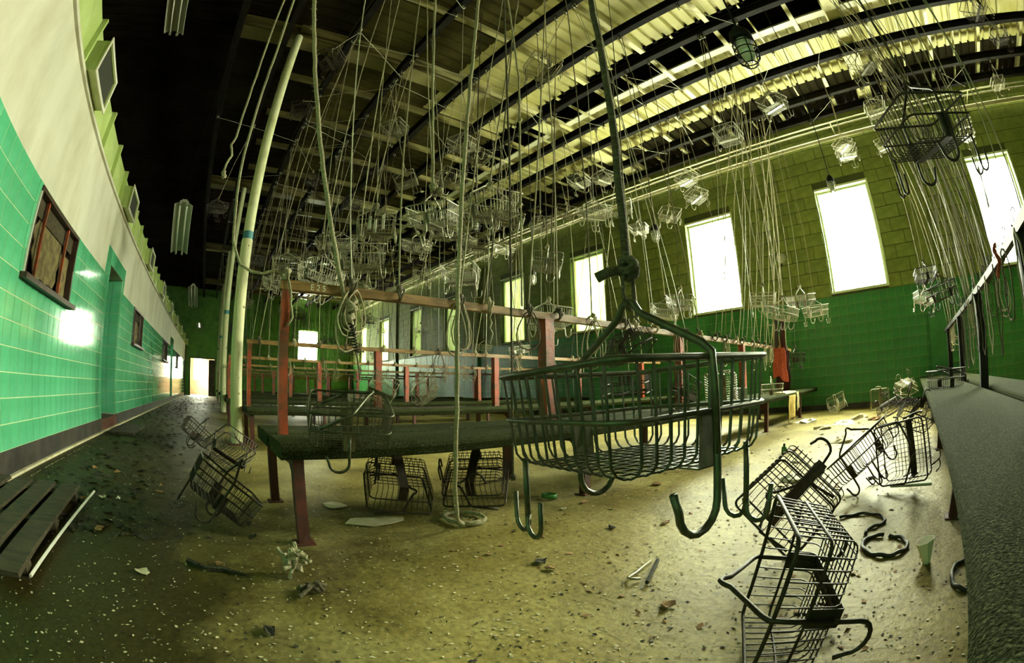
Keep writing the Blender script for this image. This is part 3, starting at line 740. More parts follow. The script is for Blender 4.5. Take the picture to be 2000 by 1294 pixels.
for s in range(6):
    rd = random.Random(40+s); mb = MB()
    if s < 2:
        ln = rd.uniform(.12, .4); pts = [(0, 0, 0)]
        for k in range(1, 8): pts.append((rd.uniform(-.015, .015), rd.uniform(-.015, .015), -ln*k/7))
        mb.tube(pts, .0065, 5)
    else:
        for q in range(rd.randint(2, 4)):
            ln = rd.uniform(.22, .42); wd = rd.uniform(.04, .10); oy = rd.uniform(-.03, .03); pts = []
            for k in range(14):
                an = 2*math.pi*k/14; pts.append((rd.uniform(-.006, .006)+.015*q-.02, oy+wd*math.sin(an)*(1-.45*math.cos(an)), -ln/2+ln/2*math.cos(an)))
            mb.tube(pts, .0055, 5, closed=True)
    TAIL.append(mb.mesh('loose_tail', M['rope_dark'] if s in (1, 3) else M['rope_thin'], True))
pu = MB().box(-.022, -.014, -.012, .012, -.09, .02).box(.014, .022, -.012, .012, -.09, .02)
PUL_B = pu.mesh('bracket', M['iron'])
PUL_W = MB().tube([(-.012, 0, -.06), (.012, 0, -.06)], .032, 12).mesh('wheel', M['wire_pale'])
PUL_H = MB().tube([(0, 0, -.09), (0, .02, -.12), (0, .0, -.145), (0, -.018, -.125)], .006, 5).mesh('eye_hook', M['iron'])
SHORT = ['over the aisle', 'first beam in', 'second beam in', 'third beam in', 'fourth beam in', 'fifth beam in', 'left slot edge', 'right slot edge', 'third beam from windows', 'second beam from windows', 'against the window wall']
def depth_of(x): return 'behind the right bench' if x < -1 else 'between right and front benches' if x < 1.9 else 'over the front bench' if x < 4.2 else 'over the second bench' if x < 7.5 else 'over the third bench' if x < 10.8 else 'over the fourth bench' if x < 14 else 'far back'
def pulley(x, y, z):
    bn = SHORT[BY.index(min(BY, key=lambda b: abs(b-y)))]
    p = thing('pulley', 'small iron pulley under the roof %s, %s' % (depth_of(x), bn), 'pulley', (x, y, z), (0, 0, random.uniform(-.4, .4)), 'pulleys under the roof beams')
    obj('bracket', PUL_B, None, p); obj('wheel', PUL_W, None, p); obj('eye_hook', PUL_H, None, p)
def strand(parent, a, b, me, name='strand'):
    a, b = Vector(a), Vector(b); d = b-a; L_ = d.length
    o = obj(name, me, None, parent)
    q = d.to_track_quat('Z', 'Y')
    o.matrix_local = Matrix.Translation(a) @ q.to_matrix().to_4x4() @ Matrix.Diagonal((1, 1, L_, 1))
    return o
def near_beam(y): return min(BY, key=lambda b: abs(b-y))
rdg = random.Random(99)
def seg_of(y): return 'near its left end' if y > -1.4 else 'just left of its second post' if y > -2.35 else 'between its second and third posts' if y > -4.38 else 'between its third and fourth posts' if y > -6.35 else 'past its fourth post'
ROPE_ROWS = {0: 26, 1: 24, 2: 24, 3: 22, 4: 20, 5: 16, 6: 12, 7: 10}
nr = 0
for i, cnt in ROPE_ROWS.items():
    for k in range(cnt):
        y = -.52 - (k+rdg.uniform(.1, .9))*(8.6/cnt)
        if i == 0 and y > -2.2: continue
        xc = ROWX[i] + (y*.035 if i == 0 else 0)
        t = rdg.random()
        rp = thing('hitched_rope', '%s rope hitched to the %s bench rail %s' % ('pale' if t < .62 else 'dark' if t < .78 else 'wiry', ROWN[i], seg_of(y)), 'rope', (xc, y, 1.337), (0, 0, 0), 'ropes hitched along the %s bench rail' % ROWN[i])
        kn = obj('knot', KN[rdg.randrange(4)], None, rp); kn.location = (-.03, 0, -.01); kn.rotation_euler = (0, 0, rdg.uniform(-.3, .3))
        kn.scale = (1, 1, 1)
        by = near_beam(y + rdg.uniform(-.5, .5)); tx = xc + rdg.uniform(-.7, .7); tz = 6.09
        if t < .14 and i in (0, 1, 2, 3):
            o = obj('chain_links', CHAIN, None, rp); d = Vector((tx-xc, by-y, tz-1.337))
            o.matrix_local = d.to_track_quat('Z', 'Y').to_matrix().to_4x4()
            rp.name = 'hitched_chain'; rp['label'] = 'dark chain hitched to the %s bench rail %s' % (ROWN[i], seg_of(y)); rp['category'] = 'chain'; rp['group'] = 'chains hitched along the %s bench rail' % ROWN[i]
        else:
            strand(rp, (-.03, 0, .02), (tx-xc, by-y, tz-1.337), STR[0 if t < .45 else 1 if t < .62 else 2 if t < .78 else 3])
        if rdg.random() < .6 and i < 5:
            o = obj('loose_tail', TAIL[rdg.randrange(6)], None, rp); o.location = (-.036, rdg.uniform(-.02, .02), -.02); o.rotation_euler = (0, 0, rdg.uniform(-.7, .7))
        pulley(tx, by, 6.215); nr += 1

HB = [(5.26,-.91,5.49,'d'),(3.04,-3.02,4.59,'m'),(6.15,-2.5,5.15,'m'),(7.2,-.95,5.8,'d'),(8.54,-2.95,5.6,'d'),(8.75,.23,4.21,'d'),(2.57,-1.89,2.21,'m'),(3.18,-1.73,2.31,'m'),(3.91,-1.49,2.41,'m'),(4.08,-1.03,1.9,'m'),(3.64,-1.57,1.96,'m'),(4.0,-2.55,2.08,'m'),(3.85,-3.72,2.38,'m'),(7.01,-5.53,3.72,'p'),(3.67,-4.47,3.2,'p'),(3.72,-5.13,3.48,'p'),(5.67,-6.05,4.25,'m'),(5.29,-6.05,4.81,'p'),(5.08,-6.69,4.99,'p'),(5.11,-7.71,4.17,'p'),(3.89,-7.0,3.95,'p'),(3.44,-7.51,4.33,'p'),(3.6,-7.22,4.75,'p'),(1.86,-5.39,4.23,'p'),(1.04,-5.43,4.5,'p'),(-.54,-5.07,4.4,'m'),(.34,-8.34,5.09,'p'),(.27,-7.45,4.36,'p'),(-.52,-6.49,4.53,'p'),(-.61,-8.86,5.04,'p'),(-2.77,-8.93,5.18,'p'),(-2.83,-9.4,5.11,'p'),(-4.08,-8.86,5.7,'m'),(-2.6,-4.83,4.56,'d'),(-3.69,-6.35,5.28,'d'),(-.62,-7.24,2.1,'d'),(-.63,-8.18,1.9,'m'),(3.38,-5.65,1.9,'p'),(3.03,-5.83,1.97,'m'),(2.0,-6.2,1.95,'p'),(1.5,-6.6,1.92,'m'),(1.65,-5.98,1.69,'p'),(1.51,-7.73,1.9,'p'),(2.28,-9.0,1.22,'d'),(3.34,-3.22,1.56,'p'),(10.31,-7.71,2.05,'p'),(7.84,-6.68,1.76,'p'),(-.67,-5.7,1.62,'d'),(5.62,-.92,2.34,'m'),(6.27,-1.86,2.95,'m'),(6.09,-2.09,2.2,'m'),(7.67,-1.1,2.58,'m'),(5.83,-2.93,2.99,'m'),(7.6,-1.97,3.37,'m'),(6.46,-2.92,4.37,'m'),(5.44,-3.24,4.05,'m'),(5.88,-4.08,4.92,'m'),(4.93,-4.05,3.37,'m'),(9.11,-1.81,5.33,'d'),(8.22,-2.58,4.55,'d'),(9.55,-1.42,4.49,'d'),(11.01,-1.04,3.9,'d'),(9.22,-4.08,3.09,'m'),(7.07,-3.73,2.91,'m'),(5.24,-3.75,3.0,'m'),(5.88,-5.46,3.92,'m'),(4.76,-2.79,2.87,'m'),(5.2,-3.3,4.6,'m')]
rd = random.Random(17)
for k in range(26):      # further baskets hanging in the dim back of the hall
    HB.append((rd.uniform(8, 22), rd.uniform(-8.5, -.8), rd.uniform(2.2, 5.0), 'm' if rd.random() < .6 else 'd'))
def hb_label(n, x, y, z, kd):
    col = {'d': 'dark', 'm': 'grey', 'p': 'pale'}[kd]
    if n in SPECIAL: return SPECIAL[n]
    hgt = 'high' if z > 4.4 else 'midway up' if z > 2.8 else 'low'
    dep = depth_of(x)
    return '%s wire basket %s %s, %s' % (col, hgt, dep, SHORT[BY.index(near_beam(y))])
SPECIAL = {0: 'dim wire basket hanging high beside the top of the near pole', 1: 'wire basket with a pale strap hanging alone under the lit roof deck', 6: 'large tilted wire basket hanging just right of the frayed rope', 7: 'large wire basket with a pale strap left of the frayed rope', 8: 'wire basket stuffed with paper hanging above the front rail', 9: 'wire basket hanging over the left end of the front rail', 23: 'pale wire basket under the roof beams below the big cage lamp', 24: 'pale wire basket with a bright strap right of the big cage lamp', 25: 'wire basket high at the upper right with a bright strap', 5: 'small dark wire basket hanging left of the near pole', 41: 'pale wire basket above the hanging red towels', 42: 'pale wire basket hanging right of the red towels below the window', 43: 'small wire basket of scraps low against the tiles right of the towels', 35: 'dark wire basket hanging by the right pilaster', 36: 'wire basket hung beneath another by the right pilaster'}
seen = {}
cnt = {}
for n, (x, y, z, kd) in enumerate(HB): cnt.setdefault(hb_label(n, x, y, z, kd), []).append((x*x+y*y, n))
LAB = {}
for lb, lst in cnt.items():
    lst.sort()
    for q, (_, n) in enumerate(lst):
        LAB[n] = lb if len(lst) == 1 else ('nearer ' if q == 0 else 'farther ' if len(lst) == 2 else ['', 'second nearest ', 'third nearest ', 'fourth nearest ', 'fifth nearest ', 'sixth nearest '][q]) + lb
for n, (x, y, z, kd) in enumerate(HB):
    kind = {'d': 'dark', 'm': 'mid', 'p': 'pale'}[kd]
    by = near_beam(y)
    if abs(by-y) < .35 and rd.random() < .55: y2 = by
    else: y2 = y
    lab = LAB[n]
    basket(kind, (x, y2, z), (rd.gauss(0, 7), rd.gauss(0, 7), rd.uniform(0, 180)), lab, 'wire baskets hanging under the roof')
    top = Vector((x+rd.uniform(-.15, .15), by, 6.09)); a = Vector((x, y2, z+.122))
    rp = thing('basket_rope', 'rope of the ' + ' '.join(lab.split()[:13]), 'rope', tuple(a), (0, 0, 0), 'ropes holding the hanging baskets')
    strand(rp, (0, 0, 0), top-a, STR[4 if kd == 'p' and rd.random() < .4 else rd.choice((0, 1, 3, 2))])
    obj('knot', KN[n % 4], None, rp).scale = (.7, .7, .7)
    pulley(top.x, top.y, 6.215)
    if rd.random() < .6:       # the rope runs on to a neighbouring pulley
        oth = [b for b in BY if 0 < abs(b-by) < 1.4]
        if oth:
            t2 = Vector((x+rd.uniform(-.9, .9), rd.choice(oth), 6.13)); strand(rp, top-a, t2-a, STR[3], 'run_on')
            pulley(t2.x, t2.y, 6.215)
# papers in the stuffed basket
for q, (dx, dy, l_) in enumerate(((-.08, -.05, .16), (-.02, .07, .13), (.06, -.02, .15))):
    tag(obj('paper_sheet', MB().box(dx-.03, dx+.03, dy-.004, dy+.004, -.14, -.14+l_), M['paper_white'], loc=(3.91, -1.49, 2.41)), 'pale paper sheet standing in the stuffed hanging basket', 'paper', 'papers in a hanging basket')

# named ropes close to the camera
def rope(name, pts, r, m, label, fray=0, knots=(), ends=None, n=7):
    rt = thing(name, label, 'rope', tuple(pts[0]))
    o0 = Vector(pts[0]); P = [Vector(p)-o0 for p in pts]
    Q = []
    for a, b in zip(P, P[1:]):
        k = max(2, int((b-a).length/.08)); Q += [a.lerp(b, j/k) for j in range(k)]
    Q.append(P[-1]); rdx = random.Random(len(name)+len(pts))
    Q = [Q[0]]+[q+Vector((rdx.uniform(-1, 1), rdx.uniform(-1, 1), 0))*r*.25 for q in Q[1:-1]]+[Q[-1]]
    obj('strand', MB().tube(Q, r, n), m, rt, True)
    if fray:
        fb = MB()
        for q in range(fray):
            a = Q[rdx.randrange(1, len(Q)-1)]+Vector((0, 0, rdx.uniform(-.04, .04))); an = rdx.uniform(0, 6.28); l_ = rdx.uniform(.6, 1.5)*r
            fb.tube([a, a+Vector((math.cos(an)*(r+l_), math.sin(an)*(r+l_), rdx.uniform(-.01, .006)))], r*.12, 3)
        f_ = obj('frayed_fibres', fb, m, rt); f_['kind'] = 'stuff'
    for kp, kr in knots:
        kb = MB(); c = Vector(kp)-o0
        for q in range(4):
            ax = rdx.uniform(0, 6); pts_ = []
            for j in range(9):
                an = 2*math.pi*j/9; v = Vector((math.cos(an), math.sin(an)*math.cos(ax), math.sin(an)*math.sin(ax)))*kr
                pts_.append(c+v+Vector((rdx.uniform(-1, 1), rdx.uniform(-1, 1), rdx.uniform(-1, 1)))*kr*.25)
            kb.tube(pts_, r*.95, 6, closed=True)
        obj('knot', kb, m, rt, True)
    return rt
hx, hy, hz_ = HERO
rope('hero_rope', [(hx+.004, hy, hz_+.20), (hx, hy, 1.6), (hx, hy+.01, 3.0), (hx+.03, -1.05, 6.22)], .0085, M['rope_dark'], 'dark rope holding the closest wire basket', 60, [((hx, hy, hz_+.19), .017)])
lp = thing('rope_loop', 'cord loop tying the closest basket handle to its dark rope', 'rope', (hx, hy, hz_+.12))
obj('strand', MB().tube([(0, .014, -.006), (.004, .017, .02), (.003, .014, .05), (0, .004, .07), (0, -.006, .068), (0, -.014, .045), (.002, -.016, .015), (0, -.013, -.006), (0, 0, -.012)], .0042, 6, closed=True), M['rope_dark'], lp, True)
obj('stub', MB().tube([(0, .0, .068), (.03, .028, .062), (.045, .042, .052)], [.008, .010, .011], 7), M['rope_dark'], lp, True)
rope('thick_rope', [(2.43, -.76, 1.27), (2.31, -.445, 2.23), (2.19, -.14, 3.2), (1.84, .74, 6.22)], .014, M['rope'], 'thick pale frayed rope slanting up from the front rail', 160, [((2.42, -.80, 1.22), .034), ((2.42, -.79, 1.15), .028)])
rope('thick_rope', [(3.18, -1.73, 2.43), (2.59, -1.25, 4.2), (1.96, -.74, 6.22)], .012, M['rope'], 'pale rope with a frayed knot above the big strapped basket', 40, [((3.17, -1.72, 2.5), .035), ((3.16, -1.78, 2.47), .03)])
cp = [(1.9, -1.30, 6.22), (1.9, -1.274, 3.53), (1.9, -1.216, 1.93), (1.9, -1.2, 1.44), (1.9, -1.19, .65), (1.9, -1.17, .27), (1.94, -1.2, .08), (2.0, -1.27, .025)]
for k in range(15):
    an = 1.0+k*.62; cp.append((2.12+.15*math.cos(an)*(1-.01*k), -1.36+.11*math.sin(an), .018+.004*(k > 9)))
rope('frayed_rope', cp, .0115, M['rope'], 'pale frayed rope hanging to the floor and coiled before the front bench', 420)
rope('slack_rope', [(2.2, -.13, 6.22), (2.35, 0, 3.34), (2.41, -.03, 2.85), (2.47, -.03, 1.96), (2.48, -.067, 1.53), (2.475, -.13, 1.40), (2.47, -.2, 1.365), (2.465, -.27, 1.36), (2.465, -.35, 1.39), (2.46, -.40, 1.355)], .0085, M['rope'], 'slack pale rope looping past the pole to the front post top', 0, [((2.45, -.41, 1.37), .03)])
rope('slack_rope', [(2.7, -.13, 6.22), (2.7, .08, 3.7), (2.7, .05, 2.82), (2.7, .055, 2.30), (2.7, .075, 2.24), (2.7, .05, 2.16), (2.7, .075, 2.10), (2.7, .08, 2.0)], .008, M['rope'], 'pale rope ending in a frayed knot at the left of the pole', 20, [((2.7, .075, 2.02), .02)])
rope('post_rope', [(2.44, -.42, 1.34), (2.43, -.44, 1.27), (2.435, -.445, 1.2), (2.43, -.46, 1.13), (2.44, -.43, 1.08)], .0065, M['rope'], 'short pale rope end dangling down the front red post')
sp = thing('coil_spring', 'black coil spring hanging from the thick rope knot', 'spring', (2.41, -.80, 1.12))
obj('coil', MB().tube([(.016*math.cos(k*.7), .016*math.sin(k*.7)-.0009*k*.5, -.0018*k) for k in range(90)], .0035, 5), M['iron'], sp, True)
rope('drop_cord', [(2.41, -.84, .96), (2.2, -.79, .80), (2.0, -.70, .79)], .005, M['rope_dark'], 'thin cord from the coil spring to the bench basket')
# further ropes
rope('long_rope', [(1.75, -1.42, .30), (1.72, -1.40, 2.0), (1.66, -1.26, 6.2)], .006, M['rope_dark'], 'thin brown rope hanging right of the frayed rope', 0, [((1.75, -1.42, .31), .014)])
rope('long_rope', [(2.46, -2.1, 1.36), (2.2, -1.9, 3.2), (1.9, -1.3, 6.22)], .008, M['rope'], 'pale knotted rope rising from the front rail left of the red middle post', 20, [((2.35, -2.0, 2.1), .014), ((2.25, -1.94, 2.8), .014)])
for k in range(14):      # the bundle of cords by the right hand pilaster
    rd = random.Random(300+k); yb = -3.2-.16*k; xb = -.78+yb*.035
    rope('bundle_rope', [(xb+rd.uniform(-.02, .04), yb, 1.36), (xb+.1+rd.uniform(-.1, .1), yb-.5, 3.4), (xb+.2+rd.uniform(-.25, .25), BY[6 if k < 7 else 7], 6.22)], .007, M['rope'] if k % 3 else M['rope_dark'], 'cord in the tight bundle rising from the right hand bench rail', n=5)['group'] = 'bundle of cords over the right hand bench'
for k in range(9):       # pale cords against the bright window
    rd = random.Random(500+k); yb = -5.5-.33*k
    rope('window_rope', [(2.44, yb, 1.36), (2.2, yb-.2, 3.3), (1.95+rd.uniform(-.3, .3), BY[8 if k < 5 else 9], 6.22)], .007, M['rope'], 'pale cord rising past the bright window from the front rail', n=5)['group'] = 'pale cords before the bright window'

# ---------------------------------------------------------------- lamps
def cage_lamp(x, y, z, s, label, tilt=(0, 0, 0), cord_top=6.72):
    l_ = thing('cage_lamp', label, 'lamp', (x, y, z), tilt)
    obj('socket_cap', MB().lathe([(.0, .165), (.018, .165), (.03, .15), (.052, .12), (.058, .085), (.055, .07), (0, .07)], 16), M['iron'], l_, True)
    obj('glass_jar', MB().lathe([(.0, -.055), (.025, -.05), (.036, -.03), (.04, .02), (.036, .07), (0, .075)], 16), M['lampglass'], l_, True)
    cg = MB()
    for k in range(6):
        a = 2*math.pi*k/6; ca, sa = math.cos(a), math.sin(a)
        cg.tube([(.052*ca, .052*sa, .08), (.058*ca, .058*sa, .03), (.056*ca, .056*sa, -.03), (.045*ca, .045*sa, -.065), (.02*ca, .02*sa, -.085)], .0032, 5)
    for z_, r_ in ((.04, .058), (-.0, .058), (-.04, .054), (-.078, .03)):
        cg.tube([(r_*math.cos(2*math.pi*k/14), r_*math.sin(2*math.pi*k/14), z_) for k in range(14)], .0032, 5, closed=True)
    obj('cage', cg, M['iron'] if s == 'd' else M['wire_pale'], l_, True)
    obj('cord', MB().tube([(0, 0, .16), (0, 0, cord_top-z)], .006, 6), M['iron'], l_)
    return l_
cage_lamp(.33, -1.60, 2.12, 'd', 'dark cage lamp hanging close under the bright roof')
cage_lamp(2.96, -4.85, 2.69, 'p', 'cage lamp hanging right of the big dark rope before the wall')
cage_lamp(5.05, -4.54, 2.45, 'p', 'cage lamp hanging beside the narrow left window')
cage_lamp(.547, -5.52, 2.99, 'p', 'cage lamp hanging in front of the top of the right window', cord_top=6.22)
cage_lamp(4.3, -2.95, 2.75, 'd', 'dark cage lamp hanging behind the tilted basket cluster')
# fluorescent fixtures over the aisle
def tube_lamp(a, b, label):
    a, b = Vector(a), Vector(b); d = b-a; ln = d.length
    f = thing('fluorescent_lamp', label, 'lamp', tuple((a+b)/2)); f.rotation_euler = d.to_track_quat('X', 'Z').to_euler(); h_ = ln/2
    obj('housing', MB().prism_x([(-.05, .0), (.05, .0), (.04, .06), (-.04, .06)], -h_, h_), M['white'], f)
    obj('reflector', MB().prism_x([(-.15, -.055), (-.145, -.06), (-.045, .004), (-.05, .01)], -h_, h_).prism_x([(.15, -.055), (.145, -.06), (.045, .004), (.05, .01)][::-1], -h_, h_), M['white'], f)
    for s in (-1, 1):
        obj('tube', MB().tube([(-h_+.04, s*.055, -.045), (h_-.04, s*.055, -.045)], .014, 8), M['lampglass'], f, True)
        for e in (-1, 1): obj('lamp_holder', MB().box(e*h_-.02, e*h_+.02, s*.055-.015, s*.055+.015, -.065, .01), M['white'], f)
        inv = f.rotation_euler.to_matrix().inverted(); p0 = Vector((s*h_*.8, 0, .055)); zw = (f.rotation_euler.to_matrix() @ p0).z + f.location.z
        obj('hanger', MB().tube([p0, p0 + inv @ Vector((0, 0, 6.74-zw))], .003, 4), M['iron'], f)
tube_lamp((4.66, 1.48, 4.88), (3.45, 1.48, 4.88), 'fluorescent fixture overhead at the top left, end with two sockets showing')
tube_lamp((6.30, .70, 3.21), (7.20, .72, 2.75), 'tilted fluorescent fixture hanging over the aisle, largest in view')
tube_lamp((13.0, .70, 3.42), (14.4, .70, 3.10), 'third fluorescent fixture over the aisle, small and bright')
tube_lamp((22.5, .70, 3.6), (23.9, .70, 3.55), 'farthest fluorescent fixture over the aisle')
# alarm bell and conduit on the window wall
bl = thing('alarm_bell', 'round white alarm bell on the block wall between the windows', 'bell', (2.65, YR+.012, 3.42), (R(-90), 0, 0))
obj('gong', MB().lathe([(0, .075), (.05, .07), (.10, .05), (.125, .02), (.13, .012), (0, .012)], 20), M['white'], bl, True)
obj('bolt', MB().lathe([(0, .09), (.018, .088), (.02, .07)], 10), M['leaf'], bl, True)
obj('striker', MB().box(-.02, .02, .12, .19, .0, .03), M['iron'], bl)
tag(obj('bell_conduit', MB().tube([(2.65, YR+.03, 3.56), (2.65, YR+.03, 5.70), (2.70, YR+.06, 5.82), (2.72, YR+.12, 5.90)], .014, 6), M['block'], smooth=True), 'olive conduit running up the wall from the alarm bell', 'conduit')
tag(obj('sill_pipe', MB().tube([(28.6, YL-.06, 0.0), (28.6, YL-.06, ZL)], .04, 8), M['black_base'], smooth=True), 'dark vertical pipe at the far end of the aisle wall', 'pipe')

# ---------------------------------------------------------------- cloths
def cloth(name, label, cat, m, x, y, z, w, h_, folds, amp, seed, rz=0, taper=.8, th=.008):
    rd = random.Random(seed); nu, nv = 18, 16; mb = MB(); ph = rd.uniform(0, 6)
    for side in (0, 1):
        for i in range(nv+1):
            v = i/nv
            for j in range(nu+1):
                u = j/nu-.5; ww = w*(taper+(1-taper)*v)
                mb.v.append((amp*(.3+.7*v)*math.sin(u*folds*6.28+ph+v*.7)+(th if side else 0), u*ww+.012*math.sin(v*9+ph), -h_*v*(1+.10*math.sin(u*5+ph)*v)))
    S = (nu+1)*(nv+1)
    for i in range(nv):
        for j in range(nu):
            a = i*(nu+1)+j; q = (a, a+1, a+nu+2, a+nu+1); mb.f.append(q); mb.f.append(tuple(S+k for k in q[::-1]))
    edge = [j for j in range(nu+1)] + [i*(nu+1)+nu for i in range(1, nv+1)] + [nv*(nu+1)+j for j in range(nu-1, -1, -1)] + [i*(nu+1) for i in range(nv-1, 0, -1)]
    for a, b in zip(edge, edge[1:]+edge[:1]): mb.f.append((b, a, S+a, S+b))
    o = tag(obj(name, mb, m, smooth=True), label, cat); o.location = (x, y, z); o.rotation_euler = (0, 0, rz); return o
cloth('dark_cloth', 'narrow dark maroon cloth hanging above the red towel', 'cloth', M['cloth_dark'], 2.30, -8.15, 1.78, .16, .95, 1.2, .03, 1, R(75), .5)
cloth('red_towel', 'rough red towel hanging from the far end of the front rail', 'towel', M['cloth_red'], 2.36, -8.05, 1.30, .30, .56, 1.5, .035, 2, R(80), .75)
cloth('dark_cloth', 'black cloth hanging behind the red towel', 'cloth', M['cloth_dark'], 2.36, -8.25, 1.25, .34, .72, 1.6, .03, 3, R(80), .9)
cloth('pale_cloth', 'pale cloth hanging beside the red towel', 'cloth', M['cloth_pale'], 2.44, -8.15, 1.95, .20, .85, 1.4, .03, 4, R(80), .4)
cloth('dark_cloth', 'dark blue cloth strip hanging over the red towel', 'cloth', M['rubber'], 2.40, -8.10, 2.08, .11, .8, 1., .02, 5, R(80), .5)
tag(obj('cloth_line', MB().tube([(2.28, -8.15, 1.78), (2.38, -8.12, 2.1), (2.46, -8.15, 1.95)], .006, 5).tube([(2.38, -8.12, 2.1), (2.45, -8.5, 6.2)], .006, 5), M['rope_thin']), 'cord holding the hanging cloths', 'rope')
cloth('yellow_cloth', 'mustard cloth hanging off the front bench edge near the wall', 'cloth', M['cloth_yellow'], 1.965, -7.45, .47, .52, .40, 1.3, .03, 6, 0, .9)
cloth('white_cloth', 'pale cloth draped over the front bench edge near the wall', 'cloth', M['cloth_pale'], 1.975, -7.85, .51, .16, .30, 1., .015, 8, 0, .9)
tag(obj('folded_cloth', MB().prism_y([(2.02, .501), (2.36, .501), (2.34, .525), (2.2, .535), (2.04, .522)], -7.95, -7.2), M['cloth_pale']), 'pale folded cloth lying on the front bench near the wall', 'cloth')
bx = thing('small_box', 'small white box with a dark open side on the front bench', 'box', (2.2, -5.55, .5), (0, 0, R(12)))
obj('box_shell', MB().box(-.09, .09, -.006, 0, 0, .17).box(-.09, .09, .15, .156, 0, .17).box(-.09, .09, 0, .15, .164, .17).box(-.09, .09, 0, .15, 0, .006), M['white'], bx)
obj('box_inside', MB().box(.06, .07, 0, .15, .006, .164), M['iron'], bx)

# ---------------------------------------------------------------- floor litter
pt = thing('wooden_pallet', 'broken dark wooden pallet at the left edge of the floor', 'pallet', (2.15, 1.30, 0), (0, 0, R(5)))
for k in range(4): obj('slat', MB().box(-.75, .75, -.36+k*.2, -.22+k*.2, .05, .07), M['wood_dark'], pt)
for k in (-.6, 0, .6): obj('bearer', MB().box(k-.04, k+.04, -.36, .38, 0, .05), M['wood_dark'], pt)
tag(obj('white_stick', MB().tube([(2.95, .90, .03), (1.52, .86, .03)], .008, 6), M['paper_white']), 'thin white stick lying along the pallet edge', 'stick')
tag(obj('floor_slab', MB().box(6.4, 7.6, 1.2, 1.62, 0, .035), M['dirt']), 'dark flat slab lying in front of the tiled doorway', 'slab')
rb_ = MB(); rd = random.Random(3)
for k in range(26):
    a = Vector((rd.uniform(-1, 1), rd.uniform(-1, 1), rd.uniform(-.2, 1))).normalized()*.05; b = a+Vector((rd.uniform(-1, 1), rd.uniform(-1, 1), rd.uniform(-1, 1)))*.03
    rb_.tube([(a*.2), a, b], .009, 5)
rb_.ico((0, 0, .005), .045, 4, .4)
tag(obj('frayed_rope_knot', rb_, M['rope'], loc=(1.70, -.29, .06)), 'ball of frayed pale rope on the bare floor', 'rope')
rb_ = MB()
for k in range(8): rb_.tube([(rd.uniform(-.03, .03), rd.uniform(-.05, .05), .01), (rd.uniform(-.03, .03), rd.uniform(-.05, .05), .035), (rd.uniform(-.05, .05), rd.uniform(-.07, .07), .012)], .008, 5)
tag(obj('rope_scrap', rb_, M['rope_dark'], loc=(1.53, -.31, 0)), 'small scrap of frayed rope beside the rope ball', 'rope')
def hose(name, label, c, r, n, turns, seed, rad=.008, m='rubber'):
    rd = random.Random(seed); pts = []
    for k in range(n):
        a = turns*6.283*k/n; q = r*(1+.12*math.sin(a*.7+seed)); pts.append((q*math.cos(a), q*.8*math.sin(a), rad+.012*max(0, math.sin(a*1.3))))
    return tag(obj(name, MB().tube(pts, rad, 7), M[m], smooth=True, loc=(c[0], c[1], 0)), label, 'hose')
H1 = [(.314,-2.379),(.245,-2.427),(.155,-2.455),(.073,-2.407),(.042,-2.32),(.075,-2.256),(.127,-2.202),(.132,-2.127)]
H2 = [(.034,-2.106),(.099,-2.079),(.13,-1.991),(.103,-1.899),(.036,-1.855),(-.037,-1.866),(-.091,-1.928),(-.093,-2.008),(-.05,-2.076),(.005,-2.092)]
H3 = [(-.411,-1.778),(-.359,-1.761),(-.318,-1.694),(-.309,-1.603),(-.329,-1.537),(-.376,-1.51)]
def smooth_pts(P, n=5):
    V = [Vector((*p, 0)) for p in P]; out = []
    for i in range(len(V)-1):
        p0, p1, p2, p3 = V[max(i-1, 0)], V[i], V[i+1], V[min(i+2, len(V)-1)]
        for k in range(n):
            t = k/n; out.append(.5*((2*p1)+(p2-p0)*t+(2*p0-5*p1+4*p2-p3)*t*t+(3*p1-p0-3*p2+p3)*t**3))
    out.append(V[-1]); return out
for P_h, lb, rr in ((H1, 'black hose curling on the floor behind the hose ring', .009), (H2, 'open ring of black hose on the floor right of the tipped baskets', .010), (H3, 'black hose loop half under the right hand bench', .009)):
    tag(obj('rubber_hose', MB().tube([(p.x, p.y, rr+.004*math.sin(k)) for k, p in enumerate(smooth_pts(P_h))], rr, 8), M['rubber'], smooth=True), lb, 'hose')
cn = thing('green_bottle', 'tiny green bottle standing on the bright floor', 'bottle', (1.28, -4.5, 0))
obj('bottle_body', MB().lathe([(0, 0), (.03, 0), (.03, .06), (.012, .075)], 12), M['bottle'], cn, True); obj('bottle_cap', MB().lathe([(.013, .074), (.013, .1), (0, .1)], 10), M['iron'], cn, True)
tg = thing('tape_roll', 'small green tape ring on the floor under the front bench edge', 'tape', (2.2, -2.10, 0), (R(6), 0, 0))
obj('ring', MB().lathe([(.045, 0.004), (.055, .004), (.055, .034), (.045, .034), (.045, .004)], 18), M['bottle'], tg, True)
def scrap(name, label, cat, loc, w, d, m, seed, rz=0, group=None, curl=.02):
    rd = random.Random(seed); n = 9; mb = MB(); ring = []
    for k in range(n):
        a = 6.283*k/n; q = 1+rd.uniform(-.3, .2); ring.append((w/2*q*math.cos(a), d/2*q*math.sin(a)))
    b = [(x, y, .003+curl*(abs(x)/w)*rd.uniform(.2, 1)) for x, y in ring]
    mb.hull(b, [(x, y, z+.004) for x, y, z in b])
    o = tag(obj(name, mb, M[m]), label, cat, group); o.location = loc; o.rotation_euler = (0, 0, rz); return o
scrap('torn_paper', 'torn pale paper sheet on the floor before the upturned basket', 'paper', (2.33, -.90, 0), .20, .34, 'paper', 1)
scrap('cardboard', 'tan cardboard piece under the front bench by the near leg', 'cardboard', (2.75, -.78, 0), .14, .17, 'paper', 2)
